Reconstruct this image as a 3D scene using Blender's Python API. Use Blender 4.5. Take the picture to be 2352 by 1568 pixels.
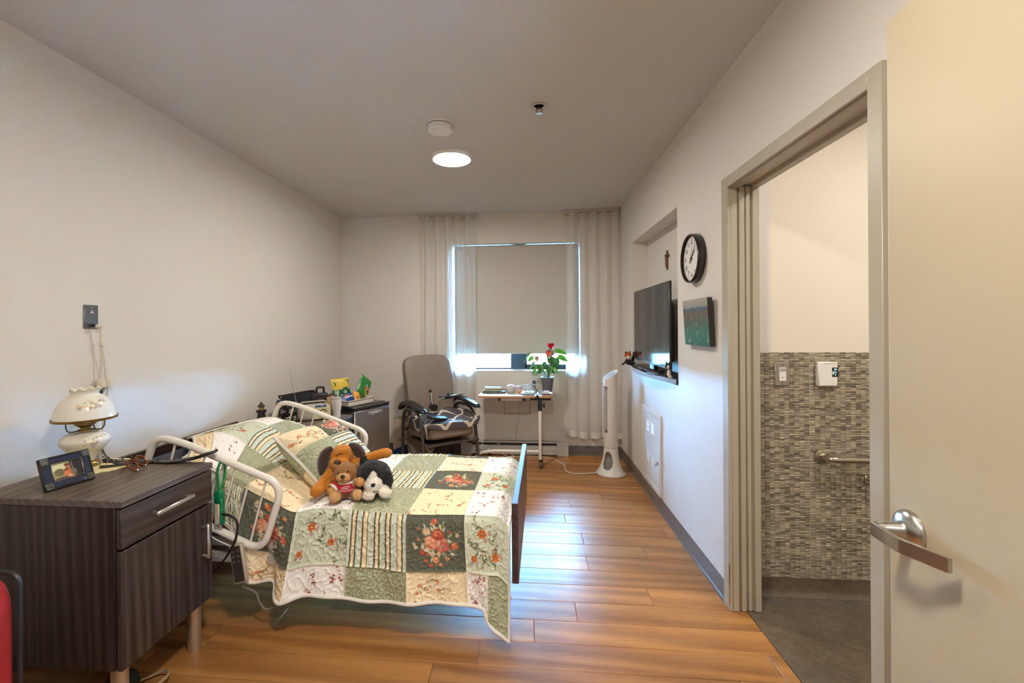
import bpy, bmesh, math, random
import numpy as np
from math import pi, sin, cos, tan, radians as rad, sqrt, atan2
from mathutils import Vector, Matrix, Euler

for o in list(bpy.data.objects): bpy.data.objects.remove(o)
SC = bpy.context.scene
COL = SC.collection
RND = random.Random(11)
NP = np.random.RandomState(5)

# ------------------------------------------------------------------ camera
cd = bpy.data.cameras.new('camera'); cam = bpy.data.objects.new('camera', cd); COL.objects.link(cam)
yaw, rol = .0894, -.0069
_r = Vector((cos(yaw), sin(yaw), 0)); _f = Vector((-sin(yaw), cos(yaw), 0)); _u = Vector((0, 0, 1))
_X = _r*cos(rol) + _u*sin(rol); _Y = _u*cos(rol) - _r*sin(rol); _Z = -_f
m = Matrix((_X, _Y, _Z)).transposed().to_4x4(); m.translation = (0, 0, 1.3959)
cam.matrix_world = m
cd.sensor_width = 36; cd.lens = 1005.87/2352*36
cd.shift_x = (1176-1122.0)/2352; cd.shift_y = (751.1-784)/2352
cd.clip_start = .02
SC.camera = cam

# ------------------------------------------------------------------ world, lights, exposure
W = bpy.data.worlds.new('world'); SC.world = W; W.use_nodes = True
wn = W.node_tree; wn.nodes.clear()
bg = wn.nodes.new('ShaderNodeBackground'); wo = wn.nodes.new('ShaderNodeOutputWorld')
bg.inputs[0].default_value = (.23, .57, 1.0, 1); bg.inputs[1].default_value = 165.0
wn.links.new(bg.outputs[0], wo.inputs[0])
SC.view_settings.view_transform = 'Standard'; SC.view_settings.look = 'None'
SC.view_settings.gamma = 1.0; SC.view_settings.use_curve_mapping = False
SC.view_settings.exposure = 1.22
CEIL_LAMP = 92.0        # radiance of the lit discs of the room's ceiling lamps
ENTRY_LAMP = 112.0
BATH_LAMP = 74.0
CORR_LAMP = 40.0
WARM = (1.0, .93, .835)
SC.cycles.max_bounces = 10; SC.cycles.diffuse_bounces = 6; SC.cycles.transparent_max_bounces = 24
SC.cycles.sample_clamp_indirect = 6.0

# ------------------------------------------------------------------ helpers
def lin(h):
    h = h.lstrip('#'); c = [int(h[i:i+2], 16)/255 for i in (0, 2, 4)]
    return tuple(x/12.92 if x <= .04045 else ((x+.055)/1.055)**2.4 for x in c)

class Nt:
    def __init__(s, name):
        s.m = bpy.data.materials.new(name); s.m.use_nodes = True
        s.t = s.m.node_tree; s.t.nodes.clear()
        s.out = s.n('OutputMaterial'); s.p = s.n('BsdfPrincipled'); s.l(s.p.outputs[0], s.out.inputs[0])
    def n(s, t, **k):
        x = s.t.nodes.new('ShaderNode'+t)
        for a, b in k.items(): setattr(x, a, b)
        return x
    def l(s, a, b): s.t.links.new(a, b)
    def set(s, **k):
        for a, b in k.items():
            i = s.p.inputs[a.replace('_', ' ')]
            i.default_value = (*b, 1) if isinstance(b, tuple) and len(b) == 3 else b
        return s
    def noise(s, scale, detail=3, vec=None, rough=.5):
        x = s.n('TexNoise'); x.inputs['Scale'].default_value = scale; x.inputs['Detail'].default_value = detail
        x.inputs['Roughness'].default_value = rough
        if vec is not None: s.l(vec, x.inputs['Vector'])
        return x
    def ramp(s, fac, stops):
        x = s.n('ValToRGB'); e = x.color_ramp.elements
        while len(e) < len(stops): e.new(.5)
        for i, (p, c) in enumerate(stops):
            e[i].position = p; e[i].color = (*c, 1)
        s.l(fac, x.inputs[0]); return x
    def bump(s, h, strength=.3, dist=.01):
        b = s.n('Bump'); b.inputs['Strength'].default_value = strength; b.inputs['Distance'].default_value = dist
        s.l(h, b.inputs['Height']); s.l(b.outputs[0], s.p.inputs['Normal']); return b
    def coord(s, which='Object', scale=(1, 1, 1), rnd=False):
        tc = s.n('TexCoord'); mp = s.n('Mapping'); s.l(tc.outputs[which], mp.inputs[0]); mp.inputs['Scale'].default_value = scale
        if rnd:
            oi = s.n('ObjectInfo'); mm = s.n('Math', operation='MULTIPLY'); mm.inputs[1].default_value = 37.0
            s.l(oi.outputs['Random'], mm.inputs[0]); cb = s.n('CombineXYZ')
            for i in range(3): s.l(mm.outputs[0], cb.inputs[i])
            s.l(cb.outputs[0], mp.inputs['Location']); s.oi = oi
        return mp.outputs[0]

MATS = {}
def M(name, c, rough=.5, metal=0., var=.06, vs=14., bump=0., bs=60., **k):
    """plain surface with a little procedural variation in tone and relief"""
    if name in MATS: return MATS[name]
    c = lin(c) if isinstance(c, str) else c
    t = Nt(name); v = t.coord()
    nz = t.noise(vs, 3, v)
    t.l(t.ramp(nz.outputs['Fac'], [(.3, tuple(x*(1-var) for x in c)), (.7, tuple(min(1, x*(1+var)) for x in c))]).outputs[0], t.p.inputs['Base Color'])
    t.set(Roughness=rough, Metallic=metal, **k)
    if bump: t.bump(t.noise(bs, 2, v).outputs['Fac'], bump, .004)
    MATS[name] = t.m; return t.m

def VC(name, rough=.7, bump=0., bs=120., **k):
    """colour printed on the mesh (colour attribute 'print')"""
    if name in MATS: return MATS[name]
    t = Nt(name); a = t.n('Attribute', attribute_name='print'); t.l(a.outputs['Color'], t.p.inputs['Base Color'])
    t.set(Roughness=rough, **k)
    if bump: t.bump(t.noise(bs, 3, t.coord()).outputs['Fac'], bump, .004)
    MATS[name] = t.m; return t.m

def wood(name, c0, c1, c2, axis=0, rough=.4, stretch=14., scale=3., rnd=True, bump=.05, ring=True, hue=0.0):
    t = Nt(name)
    sc = [stretch*1.0]*3; sc[axis] = 1.0
    v = t.coord('Object', tuple(x*scale/3 for x in sc), rnd)
    n1 = t.noise(2.2, 4, v, .6)
    n2 = t.noise(14., 3, v, .6)
    wv = t.n('TexWave', wave_type='BANDS', bands_direction='DIAGONAL'); wv.inputs['Scale'].default_value = .55
    wv.inputs['Distortion'].default_value = 9; wv.inputs['Detail'].default_value = 2; wv.inputs['Detail Scale'].default_value = .7
    t.l(v, wv.inputs['Vector'])
    mx = t.n('Mix', data_type='FLOAT'); mx.inputs[0].default_value = .38 if ring else .0
    t.l(n1.outputs['Fac'], mx.inputs[2]); t.l(wv.outputs['Fac'], mx.inputs[3])
    m2 = t.n('Mix', data_type='FLOAT'); m2.inputs[0].default_value = .35
    t.l(mx.outputs[0], m2.inputs[2]); t.l(n2.outputs['Fac'], m2.inputs[3])
    rp = t.ramp(m2.outputs[0], [(.25, lin(c0)), (.5, lin(c1)), (.78, lin(c2))])
    o = rp.outputs[0]
    if rnd:
        hs = t.n('HueSaturation'); t.l(o, hs.inputs['Color'])
        mr = t.n('MapRange'); mr.inputs[3].default_value = .78; mr.inputs[4].default_value = 1.16
        t.l(t.oi.outputs['Random'], mr.inputs[0]); t.l(mr.outputs[0], hs.inputs['Value']); o = hs.outputs[0]
    t.l(o, t.p.inputs['Base Color']); t.set(Roughness=rough)
    if bump: t.bump(n2.outputs['Fac'], bump, .003)
    MATS[name] = t.m; return t.m

def EM(name, c, s):
    if name in MATS: return MATS[name]
    t = Nt(name); t.set(Emission_Color=c, Emission_Strength=s, Base_Color=(.8, .8, .8)); MATS[name] = t.m; return t.m

def cr(pts, n=8, closed=False):
    """smooth path through points"""
    P = [Vector(p) for p in pts]; out = []; L = len(P)
    rng = range(L if closed else L-1)
    for i in rng:
        if closed: a, b, c, d = P[i-1], P[i], P[(i+1) % L], P[(i+2) % L]
        else: a, b, c, d = P[max(i-1, 0)], P[i], P[i+1], P[min(i+2, L-1)]
        for k in range(n):
            t = k/n
            out.append(.5*((2*b)+(c-a)*t+(2*a-5*b+4*c-d)*t*t+(3*b-a-3*c+d)*t**3))
    if not closed: out.append(P[-1])
    return out

def fillet(pts, r, n=6, closed=False):
    """polyline with rounded corners"""
    P = [Vector(p) for p in pts]; out = []; L = len(P)
    for i in range(L):
        if not closed and i in (0, L-1): out.append(P[i]); continue
        a, b, c = P[i-1], P[i], P[(i+1) % L]
        u = (a-b); v = (c-b); rr = min(r, u.length*.49, v.length*.49)
        s, e = b+u.normalized()*rr, b+v.normalized()*rr
        for k in range(n+1):
            t = k/n; out.append((1-t)**2*s+2*t*(1-t)*b+t*t*e)
    return out

class MB:
    def __init__(s): s.v = []; s.f = []; s.mi = []; s.cur = 0
    def add(s, vs, fs, mi=None):
        o = len(s.v); s.v += [tuple(x) for x in vs]; s.f += [tuple(i+o for i in f) for f in fs]; s.mi += [s.cur if mi is None else mi]*len(fs); return s
    def box(s, c, d, bev=0., rot=None, mi=None):
        hx, hy, hz = d[0]/2, d[1]/2, d[2]/2; b = min(bev, hx*.99, hy*.99, hz*.99); vs = []; fs = []
        Rm = rot if isinstance(rot, Matrix) else (Euler(rot).to_matrix() if rot else Matrix.Identity(3)); c = Vector(c)
        S = [(x, y, z) for x in (-1, 1) for y in (-1, 1) for z in (-1, 1)]
        if b <= 0:
            vs = [Vector((x*hx, y*hy, z*hz)) for x, y, z in S]
            fs = [(0, 1, 3, 2), (4, 6, 7, 5), (0, 4, 5, 1), (2, 3, 7, 6), (0, 2, 6, 4), (1, 5, 7, 3)]
        else:
            ix = {}
            for q in S:
                for a in range(3):
                    p = [q[0]*(hx-b), q[1]*(hy-b), q[2]*(hz-b)]; p[a] = q[a]*(hx, hy, hz)[a]; ix[q, a] = len(vs); vs.append(Vector(p))
            for a in range(3):
                o1, o2 = [i for i in range(3) if i != a]
                for sg in (-1, 1):
                    lp = []
                    for p1, p2 in ((-1, -1), (1, -1), (1, 1), (-1, 1)):
                        q = [0]*3; q[a] = sg; q[o1] = p1; q[o2] = p2; lp.append(ix[tuple(q), a])
                    fs.append(tuple(lp))
            for a in range(3):
                o1, o2 = [i for i in range(3) if i != a]
                for p1 in (-1, 1):
                    for p2 in (-1, 1):
                        q = [0]*3; q[o1] = p1; q[o2] = p2; qa = list(q); qa[a] = -1; qb = list(q); qb[a] = 1; qa, qb = tuple(qa), tuple(qb)
                        fs.append((ix[qa, o1], ix[qa, o2], ix[qb, o2], ix[qb, o1]))
            for q in S: fs.append((ix[q, 0], ix[q, 1], ix[q, 2]))
        return s.add([Rm @ v + c for v in vs], fs, mi)
    def rbox(s, x0, x1, y0, y1, z0, z1, bev=0., mi=None):
        return s.box(((x0+x1)/2, (y0+y1)/2, (z0+z1)/2), (abs(x1-x0), abs(y1-y0), abs(z1-z0)), bev, None, mi)
    def tube(s, pts, r, n=12, closed=False, caps=True, mi=None):
        P = [Vector(p) for p in pts]; L = len(P); rs = r if isinstance(r, (list, tuple)) else [r]*L
        T = []
        for i in range(L):
            a = P[i-1] if (i > 0 or closed) else P[i]; b = P[(i+1) % L] if (i < L-1 or closed) else P[i]
            d = b-a; T.append(d.normalized() if d.length > 1e-9 else Vector((0, 0, 1)))
        up = Vector((0, 0, 1)) if abs(T[0].z) < .9 else Vector((1, 0, 0))
        N = (up-T[0]*up.dot(T[0])).normalized(); vs = []; fs = []
        for i in range(L):
            if i: N = (N-T[i]*N.dot(T[i])); N = N.normalized() if N.length > 1e-6 else T[i].orthogonal().normalized()
            B = T[i].cross(N)
            for k in range(n):
                a = 2*pi*k/n; vs.append(P[i]+(N*cos(a)+B*sin(a))*rs[i])
        for i in range(L if closed else L-1):
            j = (i+1) % L
            for k in range(n): fs.append((i*n+k, i*n+(k+1) % n, j*n+(k+1) % n, j*n+k))
        if caps and not closed: fs += [tuple(range(n)), tuple((L-1)*n+k for k in range(n))]
        return s.add(vs, fs, mi)
    def cyl(s, p0, p1, r0, r1=None, n=24, mi=None): return s.tube([p0, p1], [r0, r0 if r1 is None else r1], n, mi=mi)
    def lathe(s, prof, c=(0, 0, 0), n=32, rot=None, mi=None, wob=None, caps=True):
        c = Vector(c); Rm = rot if isinstance(rot, Matrix) else (Euler(rot).to_matrix() if rot else Matrix.Identity(3)); vs = []; fs = []
        for i, (r, z) in enumerate(prof):
            for k in range(n):
                a = 2*pi*k/n; rr, zz = (r, z) if wob is None else wob(i, a, r, z)
                vs.append(Rm @ Vector((rr*cos(a), rr*sin(a), zz)) + c)
        for i in range(len(prof)-1):
            for k in range(n): fs.append((i*n+k, i*n+(k+1) % n, (i+1)*n+(k+1) % n, (i+1)*n+k))
        for i in (0, len(prof)-1) if caps else ():
            if prof[i][0] > 1e-5: fs.append(tuple(i*n+k for k in range(n)))
        return s.add(vs, fs, mi)
    def ell(s, c, r, rot=None, nu=20, nv=12, mi=None):
        r = (r, r, r) if not isinstance(r, (tuple, list)) else r
        Rm = rot if isinstance(rot, Matrix) else (Euler(rot).to_matrix() if rot else Matrix.Identity(3)); c = Vector(c); vs = []; fs = []
        vs.append(Rm @ Vector((0, 0, r[2])) + c)
        for j in range(1, nv):
            t = pi*j/nv
            for k in range(nu): vs.append(Rm @ Vector((r[0]*sin(t)*cos(2*pi*k/nu), r[1]*sin(t)*sin(2*pi*k/nu), r[2]*cos(t))) + c)
        vs.append(Rm @ Vector((0, 0, -r[2])) + c)
        for k in range(nu): fs.append((0, 1+k, 1+(k+1) % nu))
        for j in range(nv-2):
            for k in range(nu): fs.append((1+j*nu+k, 1+(j+1)*nu+k, 1+(j+1)*nu+(k+1) % nu, 1+j*nu+(k+1) % nu))
        e = len(vs)-1
        for k in range(nu): fs.append((e, 1+(nv-2)*nu+(k+1) % nu, 1+(nv-2)*nu+k))
        return s.add(vs, fs, mi)
    def prism(s, poly, z0, z1, mat=None, mi=None):
        """polygon (x,y) extruded along z; mat places it"""
        mt = mat or Matrix.Identity(4); n = len(poly)
        vs = [mt @ Vector((x, y, z0)) for x, y in poly]+[mt @ Vector((x, y, z1)) for x, y in poly]
        fs = [tuple(range(n)), tuple(range(2*n-1, n-1, -1))]+[(i, (i+1) % n, n+(i+1) % n, n+i) for i in range(n)]
        return s.add(vs, fs, mi)
    def grid(s, fn, nu, nv, mi=None, wrap=False):
        vs = [Vector(fn(i/nu, j/nv)) for j in range(nv+1) for i in range(nu+1)]
        return s.add(vs, [(j*(nu+1)+i, j*(nu+1)+i+1, (j+1)*(nu+1)+i+1, (j+1)*(nu+1)+i) for j in range(nv) for i in range(nu)], mi)
    def mesh(s, name, mats, smooth=38):
        me = bpy.data.meshes.new(name); me.from_pydata(s.v, [], s.f)
        mats = mats if isinstance(mats, (list, tuple)) else [mats]
        for x in mats: me.materials.append(x)
        me.polygons.foreach_set('material_index', s.mi)
        bm = bmesh.new(); bm.from_mesh(me); bmesh.ops.recalc_face_normals(bm, faces=bm.faces); bm.to_mesh(me); bm.free()
        if smooth: shade(me, smooth)
        return me
    def build(s, name, mats, parent=None, smooth=38, **k):
        return link(name, s.mesh(name, mats, smooth), parent, **k)

def shade(me, ang=38):
    me.polygons.foreach_set('use_smooth', [True]*len(me.polygons)); me.set_sharp_from_angle(angle=rad(ang)); me.update()
def link(name, data, parent=None, loc=None, rot=None, kind=None):
    o = bpy.data.objects.new(name, data); COL.objects.link(o)
    if parent is not None: o.parent = parent
    if loc is not None: o.location = loc
    if rot is not None: o.rotation_euler = rot
    if kind: o['kind'] = kind
    return o
def thing(name, label, cat, loc=(0, 0, 0), rz=0., group=None, rot=None):
    o = link(name, None, None, loc, rot if rot else (0, 0, rz)); o.empty_display_size = .05
    return tag(o, label, cat, group)
def tag(o, label, cat, group=None):
    o['label'] = label; o['category'] = cat
    if group: o['group'] = group
    return o
def struct(o): o['kind'] = 'structure'; return o
def text(body, size, mat, parent, mtx, extrude=.0006, name='lettering', align='CENTER', shear=0., bold=0.):
    cu = bpy.data.curves.new(name, 'FONT'); cu.body = body; cu.size = size; cu.align_x = align; cu.align_y = 'CENTER'; cu.extrude = extrude; cu.shear = shear; cu.offset = bold
    cu.resolution_u = 3
    tmp = bpy.data.objects.new('tmp', cu); COL.objects.link(tmp)
    dg = bpy.context.evaluated_depsgraph_get(); me = bpy.data.meshes.new_from_object(tmp.evaluated_get(dg)); bpy.data.objects.remove(tmp)
    me.transform(mtx); me.materials.clear(); me.materials.append(mat)
    return link(name, me, parent)
def axes(o, x, y):
    """matrix whose local x/y axes are the given directions at o"""
    x = Vector(x).normalized(); y = Vector(y); y = (y-x*y.dot(x)).normalized(); z = x.cross(y)
    mm = Matrix((x, y, z)).transposed().to_4x4(); mm.translation = Vector(o); return mm
def npmesh(name, V, F, mats, smooth=True, col=None, parent=None, **k):
    me = bpy.data.meshes.new(name); F = np.asarray(F, dtype=np.int32); nf, q = F.shape
    me.vertices.add(len(V)); me.vertices.foreach_set('co', np.asarray(V, dtype=np.float32).ravel())
    me.loops.add(nf*q); me.loops.foreach_set('vertex_index', F.ravel())
    me.polygons.add(nf); me.polygons.foreach_set('loop_start', np.arange(nf, dtype=np.int32)*q)
    if smooth: me.polygons.foreach_set('use_smooth', [True]*nf)
    me.update(calc_edges=True)
    for x in (mats if isinstance(mats, list) else [mats]): me.materials.append(x)
    if col is not None: paint(me, col)
    return link(name, me, parent, **k)
def paint(me, col):
    a = me.color_attributes.new('print', 'FLOAT_COLOR', 'POINT'); c = np.ones((len(col), 4), np.float32); c[:, :3] = col; a.data.foreach_set('color', c.ravel())
# ------------------------------------------------------------------ room shell
XL, XR, YB, HC = -2.108, .989, 4.831, 2.65
paint_wall = M('wall_paint', (.70, .665, .62), .55, var=.012, vs=3, bump=.06, bs=220)
paint_ceil = M('ceiling_paint', (.60, .585, .56), .8, var=.012, vs=3, bump=.05, bs=200)
paint_trim = M('taupe_trim_paint', (.42, .375, .29), .38, var=.03, vs=6)
paint_door = M('beige_door_paint', (.43, .365, .25), .42, var=.012, vs=3, bump=.03, bs=260, Specular_IOR_Level=.35)
base_mat = M('taupe_vinyl_base', (.135, .12, .105), .22, var=.05)
white_plastic = M('white_plastic', (.78, .77, .74), .35, var=.015)
white_metal = M('white_enamel', (.80, .77, .71), .3, var=.02)
chrome = M('brushed_nickel', (.55, .54, .51), .28, 1., var=.04, vs=40)
black_plastic = M('black_plastic', (.012, .012, .013), .38, var=.1)
dark_void = M('dark_recess', (.02, .02, .022), .8)

b = MB(); b.rbox(-2.35, XR+.07, -1.95, 5.05, -.08, -.006); floor = struct(b.build('floor', M('subfloor', (.16, .10, .05), .7)))
b = MB(); b.rbox(-2.35, 3.1, -1.95, 5.05, HC, HC+.1); ceiling = struct(b.build('ceiling', paint_ceil))
b = MB(); b.rbox(XL-.12, XL, .03, 5.05, 0, HC); struct(b.build('wall_left', paint_wall))
WX0, WX1, WZ0, WZ1 = -.832, .571, .912, 2.322
b = MB()
b.rbox(XL-.12, WX0, YB, 5.06, 0, HC); b.rbox(WX1, 1.3, YB, 5.06, 0, HC); b.rbox(WX0, WX1, YB, 5.06, 0, WZ0); b.rbox(WX0, WX1, YB, 5.06, WZ1, HC)
wall_back = struct(b.build('wall_back', paint_wall))
b = MB()
b.rbox(XR, 1.26, 4.246, YB, 0, HC); b.rbox(XR, 1.26, 2.997, 4.246, 0, 1.0); b.rbox(XR, 1.26, 2.997, 4.246, 2.184, HC); b.rbox(1.13, 1.26, 2.997, 4.246, 1.0, 2.184)
b.rbox(XR, 1.26, 2.40, 2.997, 0, HC); b.rbox(XR, 1.12, 2.275, 2.40, 0, HC)
b.rbox(XR, 1.12, 1.325, 2.275, 2.085, HC); b.rbox(XR, 1.12, -.10, 1.325, 0, HC)
wall_right = struct(b.build('wall_right', paint_wall))
b = MB(); b.rbox(XL-.12, -.30, -.10, .03, 0, HC); b.rbox(.70, XR, -.10, .03, 0, HC); b.rbox(-.30, .70, -.10, .03, 2.10, HC)
struct(b.build('wall_front', paint_wall))
# corridor behind the doorway the camera stands in
b = MB(); b.rbox(-2.35, 1.3, -1.95, -1.85, 0, HC); b.rbox(-2.35, -2.25, -1.85, -.1, 0, HC); b.rbox(1.12, 1.3, -1.85, -.1, 0, HC)
struct(b.build('wall_corridor', paint_wall))
# bathroom
bath_paint = M('bathroom_paint', (.74, .68, .585), .6, var=.012, vs=3, bump=.05, bs=200)
b = MB(); b.rbox(1.26, 3.1, 2.40, 2.5, 0, HC); wall_bath = struct(b.build('wall_bathroom_far', bath_paint))
b = MB(); b.rbox(2.95, 3.1, .2, 2.40, 0, HC); b.rbox(1.12, 3.1, .1, .2, 0, HC); struct(b.build('wall_bathroom_right', bath_paint))
t = Nt('grey_sheet_vinyl'); v = t.coord('Object', (1, 1, 1)); n1 = t.noise(3.5, 6, v, .65); n2 = t.noise(38, 3, v, .6)
mx = t.n('Mix', data_type='FLOAT'); mx.inputs[0].default_value = .35; t.l(n1.outputs['Fac'], mx.inputs[2]); t.l(n2.outputs['Fac'], mx.inputs[3])
t.l(t.ramp(mx.outputs[0], [(.3, (.07, .05, .032)), (.52, (.125, .094, .062)), (.72, (.185, .145, .10))]).outputs[0], t.p.inputs['Base Color']); t.set(Roughness=.6, Specular_IOR_Level=.25)
bath_vinyl = t.m
b = MB(); b.rbox(1.06, 3.1, .1, 2.45, -.08, -.002); struct(b.build('floor_bathroom', bath_vinyl))
# coved vinyl base along the bathroom's far wall
b = MB(); pr = [(0, .088), (-.006, .088), (-.006, .03), (-.012, .012), (-.03, 0), (0, 0)]
b.prism(pr, 1.121, 2.95, axes((0, 2.40, 0), (0, 1, 0), (0, 0, 1))); struct(b.build('baseboard_bathroom', bath_vinyl))

# ground outside the window: lawn with a pale path
t = Nt('outside_lawn'); nz = t.noise(.8, 5, t.coord()); t.l(t.ramp(nz.outputs['Fac'], [(.4, (.30, .31, .22)), (.6, (.42, .41, .36))]).outputs[0], t.p.inputs['Base Color']); t.set(Roughness=.9)
b = MB(); b.rbox(-40, 40, 5.2, 70, -.6, -.4); struct(b.build('ground_outside', t.m))

# floor planks: one object per plank, joints recessed
oak = wood('oak_vinyl_plank', '86582e', 'a6713e', 'c08a4e', 0, .34, 13., 2.2, True, .03)
PW, PL, G = .150, 1.22, .0012
joints = {13: .02, 14: .227, 12: -.22, 11: -.40, 17: .34, 19: .35, 21: .26, 23: .32, 22: .77, 18: .71, 10: .33, 15: .62, 16: -.12, 20: -.3}
plank_meshes = {}
def plank(x0, x1, y0, y1):
    key = (round(x1-x0, 3), round(y1-y0, 3))
    if key not in plank_meshes:
        w, d = key; e = .0016; q = MB()
        vs = [(G, G, -.006), (w-G, G, -.006), (w-G, d-G, -.006), (G, d-G, -.006)]
        z1 = [(G, G, -e), (w-G, G, -e), (w-G, d-G, -e), (G, d-G, -e)]
        z2 = [(G+e, G+e, 0), (w-G-e, G+e, 0), (w-G-e, d-G-e, 0), (G+e, d-G-e, 0)]
        q.add(vs+z1+z2, [(8, 9, 10, 11)]+[(i, (i+1) % 4, 4+(i+1) % 4, 4+i) for i in range(4)]+[(4+i, 4+(i+1) % 4, 8+(i+1) % 4, 8+i) for i in range(4)])
        plank_meshes[key] = q.mesh('plank', oak, 0)
    link('plank', plank_meshes[key], floor, (x0, y0, 0))
for r in range(-12, 33):
    y0, y1 = r*PW, min((r+1)*PW, YB)
    if y1-y0 < .01: continue
    xs0, xs1 = (XL if r >= 0 else -2.25), (XR+.068 if 9 <= r <= 15 else XR)
    j = joints.get(r, RND.uniform(-.6, .6)); cuts = sorted([j+k*PL for k in range(-3, 4)])
    edges = [xs0]+[c for c in cuts if xs0+.04 < c < xs1-.04]+[xs1]
    for a, c in zip(edges[:-1], edges[1:]): plank(a, c, y0, y1)

# baseboards (vinyl cove base with a toe)
def baseboard(name, o, d, length, up=(0, 0, 1)):
    n = Vector(d).cross(Vector((0, 0, 1)))
    q = MB(); prof = [(0, 0), (.016, 0), (.013, .006), (.006, .014), (.005, .098), (.003, .101), (0, .101)]
    mt = Matrix((n, Vector((0, 0, 1)), Vector(d))).transposed().to_4x4(); mt.translation = Vector(o)
    q.prism(prof, 0, length, mt); return struct(q.build(name, base_mat))
baseboard('baseboard_right', (XR, YB, 0), (0, -1, 0), YB-2.30).scale = (1, 1, 1)
baseboard('baseboard_left', (XL, .03, 0), (0, 1, 0), YB-.03)
baseboard('baseboard_back', (XL, YB, 0), (1, 0, 0), XR-XL)

# bathroom door frame: casing, stepped jamb, head with track slot
frame = struct(link('trim_1', None))
def jb(nm, fn, mat=paint_trim):
    q = MB(); fn(q); return q.build(nm, mat, frame)
def _far(q):
    q.rbox(.974, .990, 2.236, 2.300, 0, 2.125, .002)
    q.rbox(.989, 1.022, 2.236, 2.29, 0, 2.075, .003); q.rbox(1.030, 1.056, 2.236, 2.29, 0, 2.075, .003)
    q.rbox(1.064, 1.084, 2.242, 2.29, 0, 2.075, .003); q.rbox(1.092, 1.125, 2.236, 2.29, 0, 2.075, .003); q.rbox(.99, 1.12, 2.25, 2.29, 0, 2.075)
jb('far_jamb', _far)
def _near(q): q.rbox(.974, .990, 1.298, 1.350, 0, 2.125, .002); q.rbox(.989, 1.125, 1.31, 1.350, 0, 2.075, .003)
jb('near_jamb', _near)
def _head(q):
    q.rbox(.974, .990, 1.350, 2.236, 2.071, 2.125, .002); q.rbox(.989, 1.030, 1.35, 2.236, 2.065, 2.1, .003); q.rbox(1.088, 1.125, 1.35, 2.236, 2.065, 2.1, .003)
jb('head', _head)
def _slot(q): q.rbox(1.030, 1.088, 1.35, 2.236, 2.092, 2.1)
jb('track_slot', _slot, dark_void)
q = MB()
for k in range(9):
    z = .03+k*.022+RND.uniform(0, .01); q.rbox(.9728, .976, 2.2335, 2.240+RND.uniform(0, .004), z, z+.02+RND.uniform(0, .012))
q.build('chipped_paint_edge', M('bare_wood_chip', '9a6a2e', .6, var=.3), frame)['label'] = 'chipped paint edge showing bare wood'

# entry door, open against the right wall
dr = struct(link('door_1', None, None, (.780, 1.024, 0), (0, 0, -rad(5.96))))   # origin: free edge; leaf runs along -y
q = MB(); q.rbox(0, .044, -.93, 0, .012, 2.05, .002); q.build('door_leaf', paint_door, dr)
ry, rz = -.062, .978
q = MB(); q.lathe([(0, -.0), (.040, 0), (.0405, .004), (.037, .011), (.026, .017), (.017, .019), (.014, .024), (.0135, .045), (.012, .047), (.012, .062), (0, .062)], (0, ry, rz), 40, axes((0, 0, 0), (0, 0, 1), (0, 1, 0)).to_3x3())
q.build('rose', chrome, dr)
q = MB(); path = [(-.056, ry+.016), (-.066, ry+.012), (-.064, ry-.055), (-.060, ry-.066), (-.028, ry-.128), (-.020, ry-.126), (-.051, ry-.062), (-.054, ry-.052)]
q.prism(path, rz-.020, rz+.006); q.build('lever_handle', chrome, dr)
q = MB(); q.rbox(.010, .034, -.002, .0012, .90, 1.05); q.build('latch_plate', chrome, dr)

# window: aluminium frame, panes, white reveal sill
win = struct(link('window_1', None)); blue_frame = M('dark_window_frame', (.035, .05, .065), .4)
q = MB()
q.rbox(WX0, WX0+.025, 4.99, 5.05, WZ0, WZ1); q.rbox(WX1-.02, WX1, 4.99, 5.05, WZ0, WZ1); q.rbox(WX0, WX1, 4.99, 5.05, WZ0, WZ0+.022); q.rbox(WX0, WX1, 4.99, 5.05, WZ1-.008, WZ1)
q.rbox(-.195, -.035, 4.98, 5.05, WZ0, WZ1, .006)
q.build('frame', blue_frame, win)
q = MB(); q.rbox(-.035, WX1-.02, 4.975, 5.03, WZ0+.02, WZ0+.062, .004); q.rbox(-.035, -.01, 4.975, 5.03, WZ0+.02, WZ1-.01, .004); q.rbox(WX1-.045, WX1-.02, 4.975, 5.03, WZ0+.02, WZ1-.01, .004)
q.build('sash', blue_frame, win)
t = Nt('window_glass'); t.set(Base_Color=(1., 1., 1.), Roughness=.0, IOR=1.45)
gl = t.n('BsdfGlass'); gl.inputs['Roughness'].default_value = 0; tr = t.n('BsdfTransparent'); mxs = t.n('MixShader'); fr = t.n('Fresnel'); gs = t.n('BsdfGlossy'); gs.inputs['Roughness'].default_value = .02
t.l(fr.outputs[0], mxs.inputs[0]); t.l(tr.outputs[0], mxs.inputs[1]); t.l(gs.outputs[0], mxs.inputs[2]); t.l(mxs.outputs[0], t.out.inputs[0]); glass = t.m
for x0, x1 in ((WX0+.02, -.19), (-.03, WX1-.02)):
    q = MB(); q.rbox(x0, x1, 5.018, 5.024, WZ0+.02, WZ1-.01); q.build('pane', glass, win)
q = MB(); q.rbox(WX0+.001, WX1-.001, 4.826, 4.99, WZ0-.008, WZ0+.006, .002); q.build('sill', white_plastic, win)
q = MB(); q.tube(fillet([(.42, 4.93, WZ0+.006), (.42, 4.93, WZ0+.05), (.54, 4.93, WZ0+.05), (.54, 4.93, WZ0-.01)], .006), .006, 8); q.rbox(.44, .53, 4.92, 4.96, WZ0+.006, WZ0+.034, .006)
q.build('window_crank', black_plastic, win)

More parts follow.
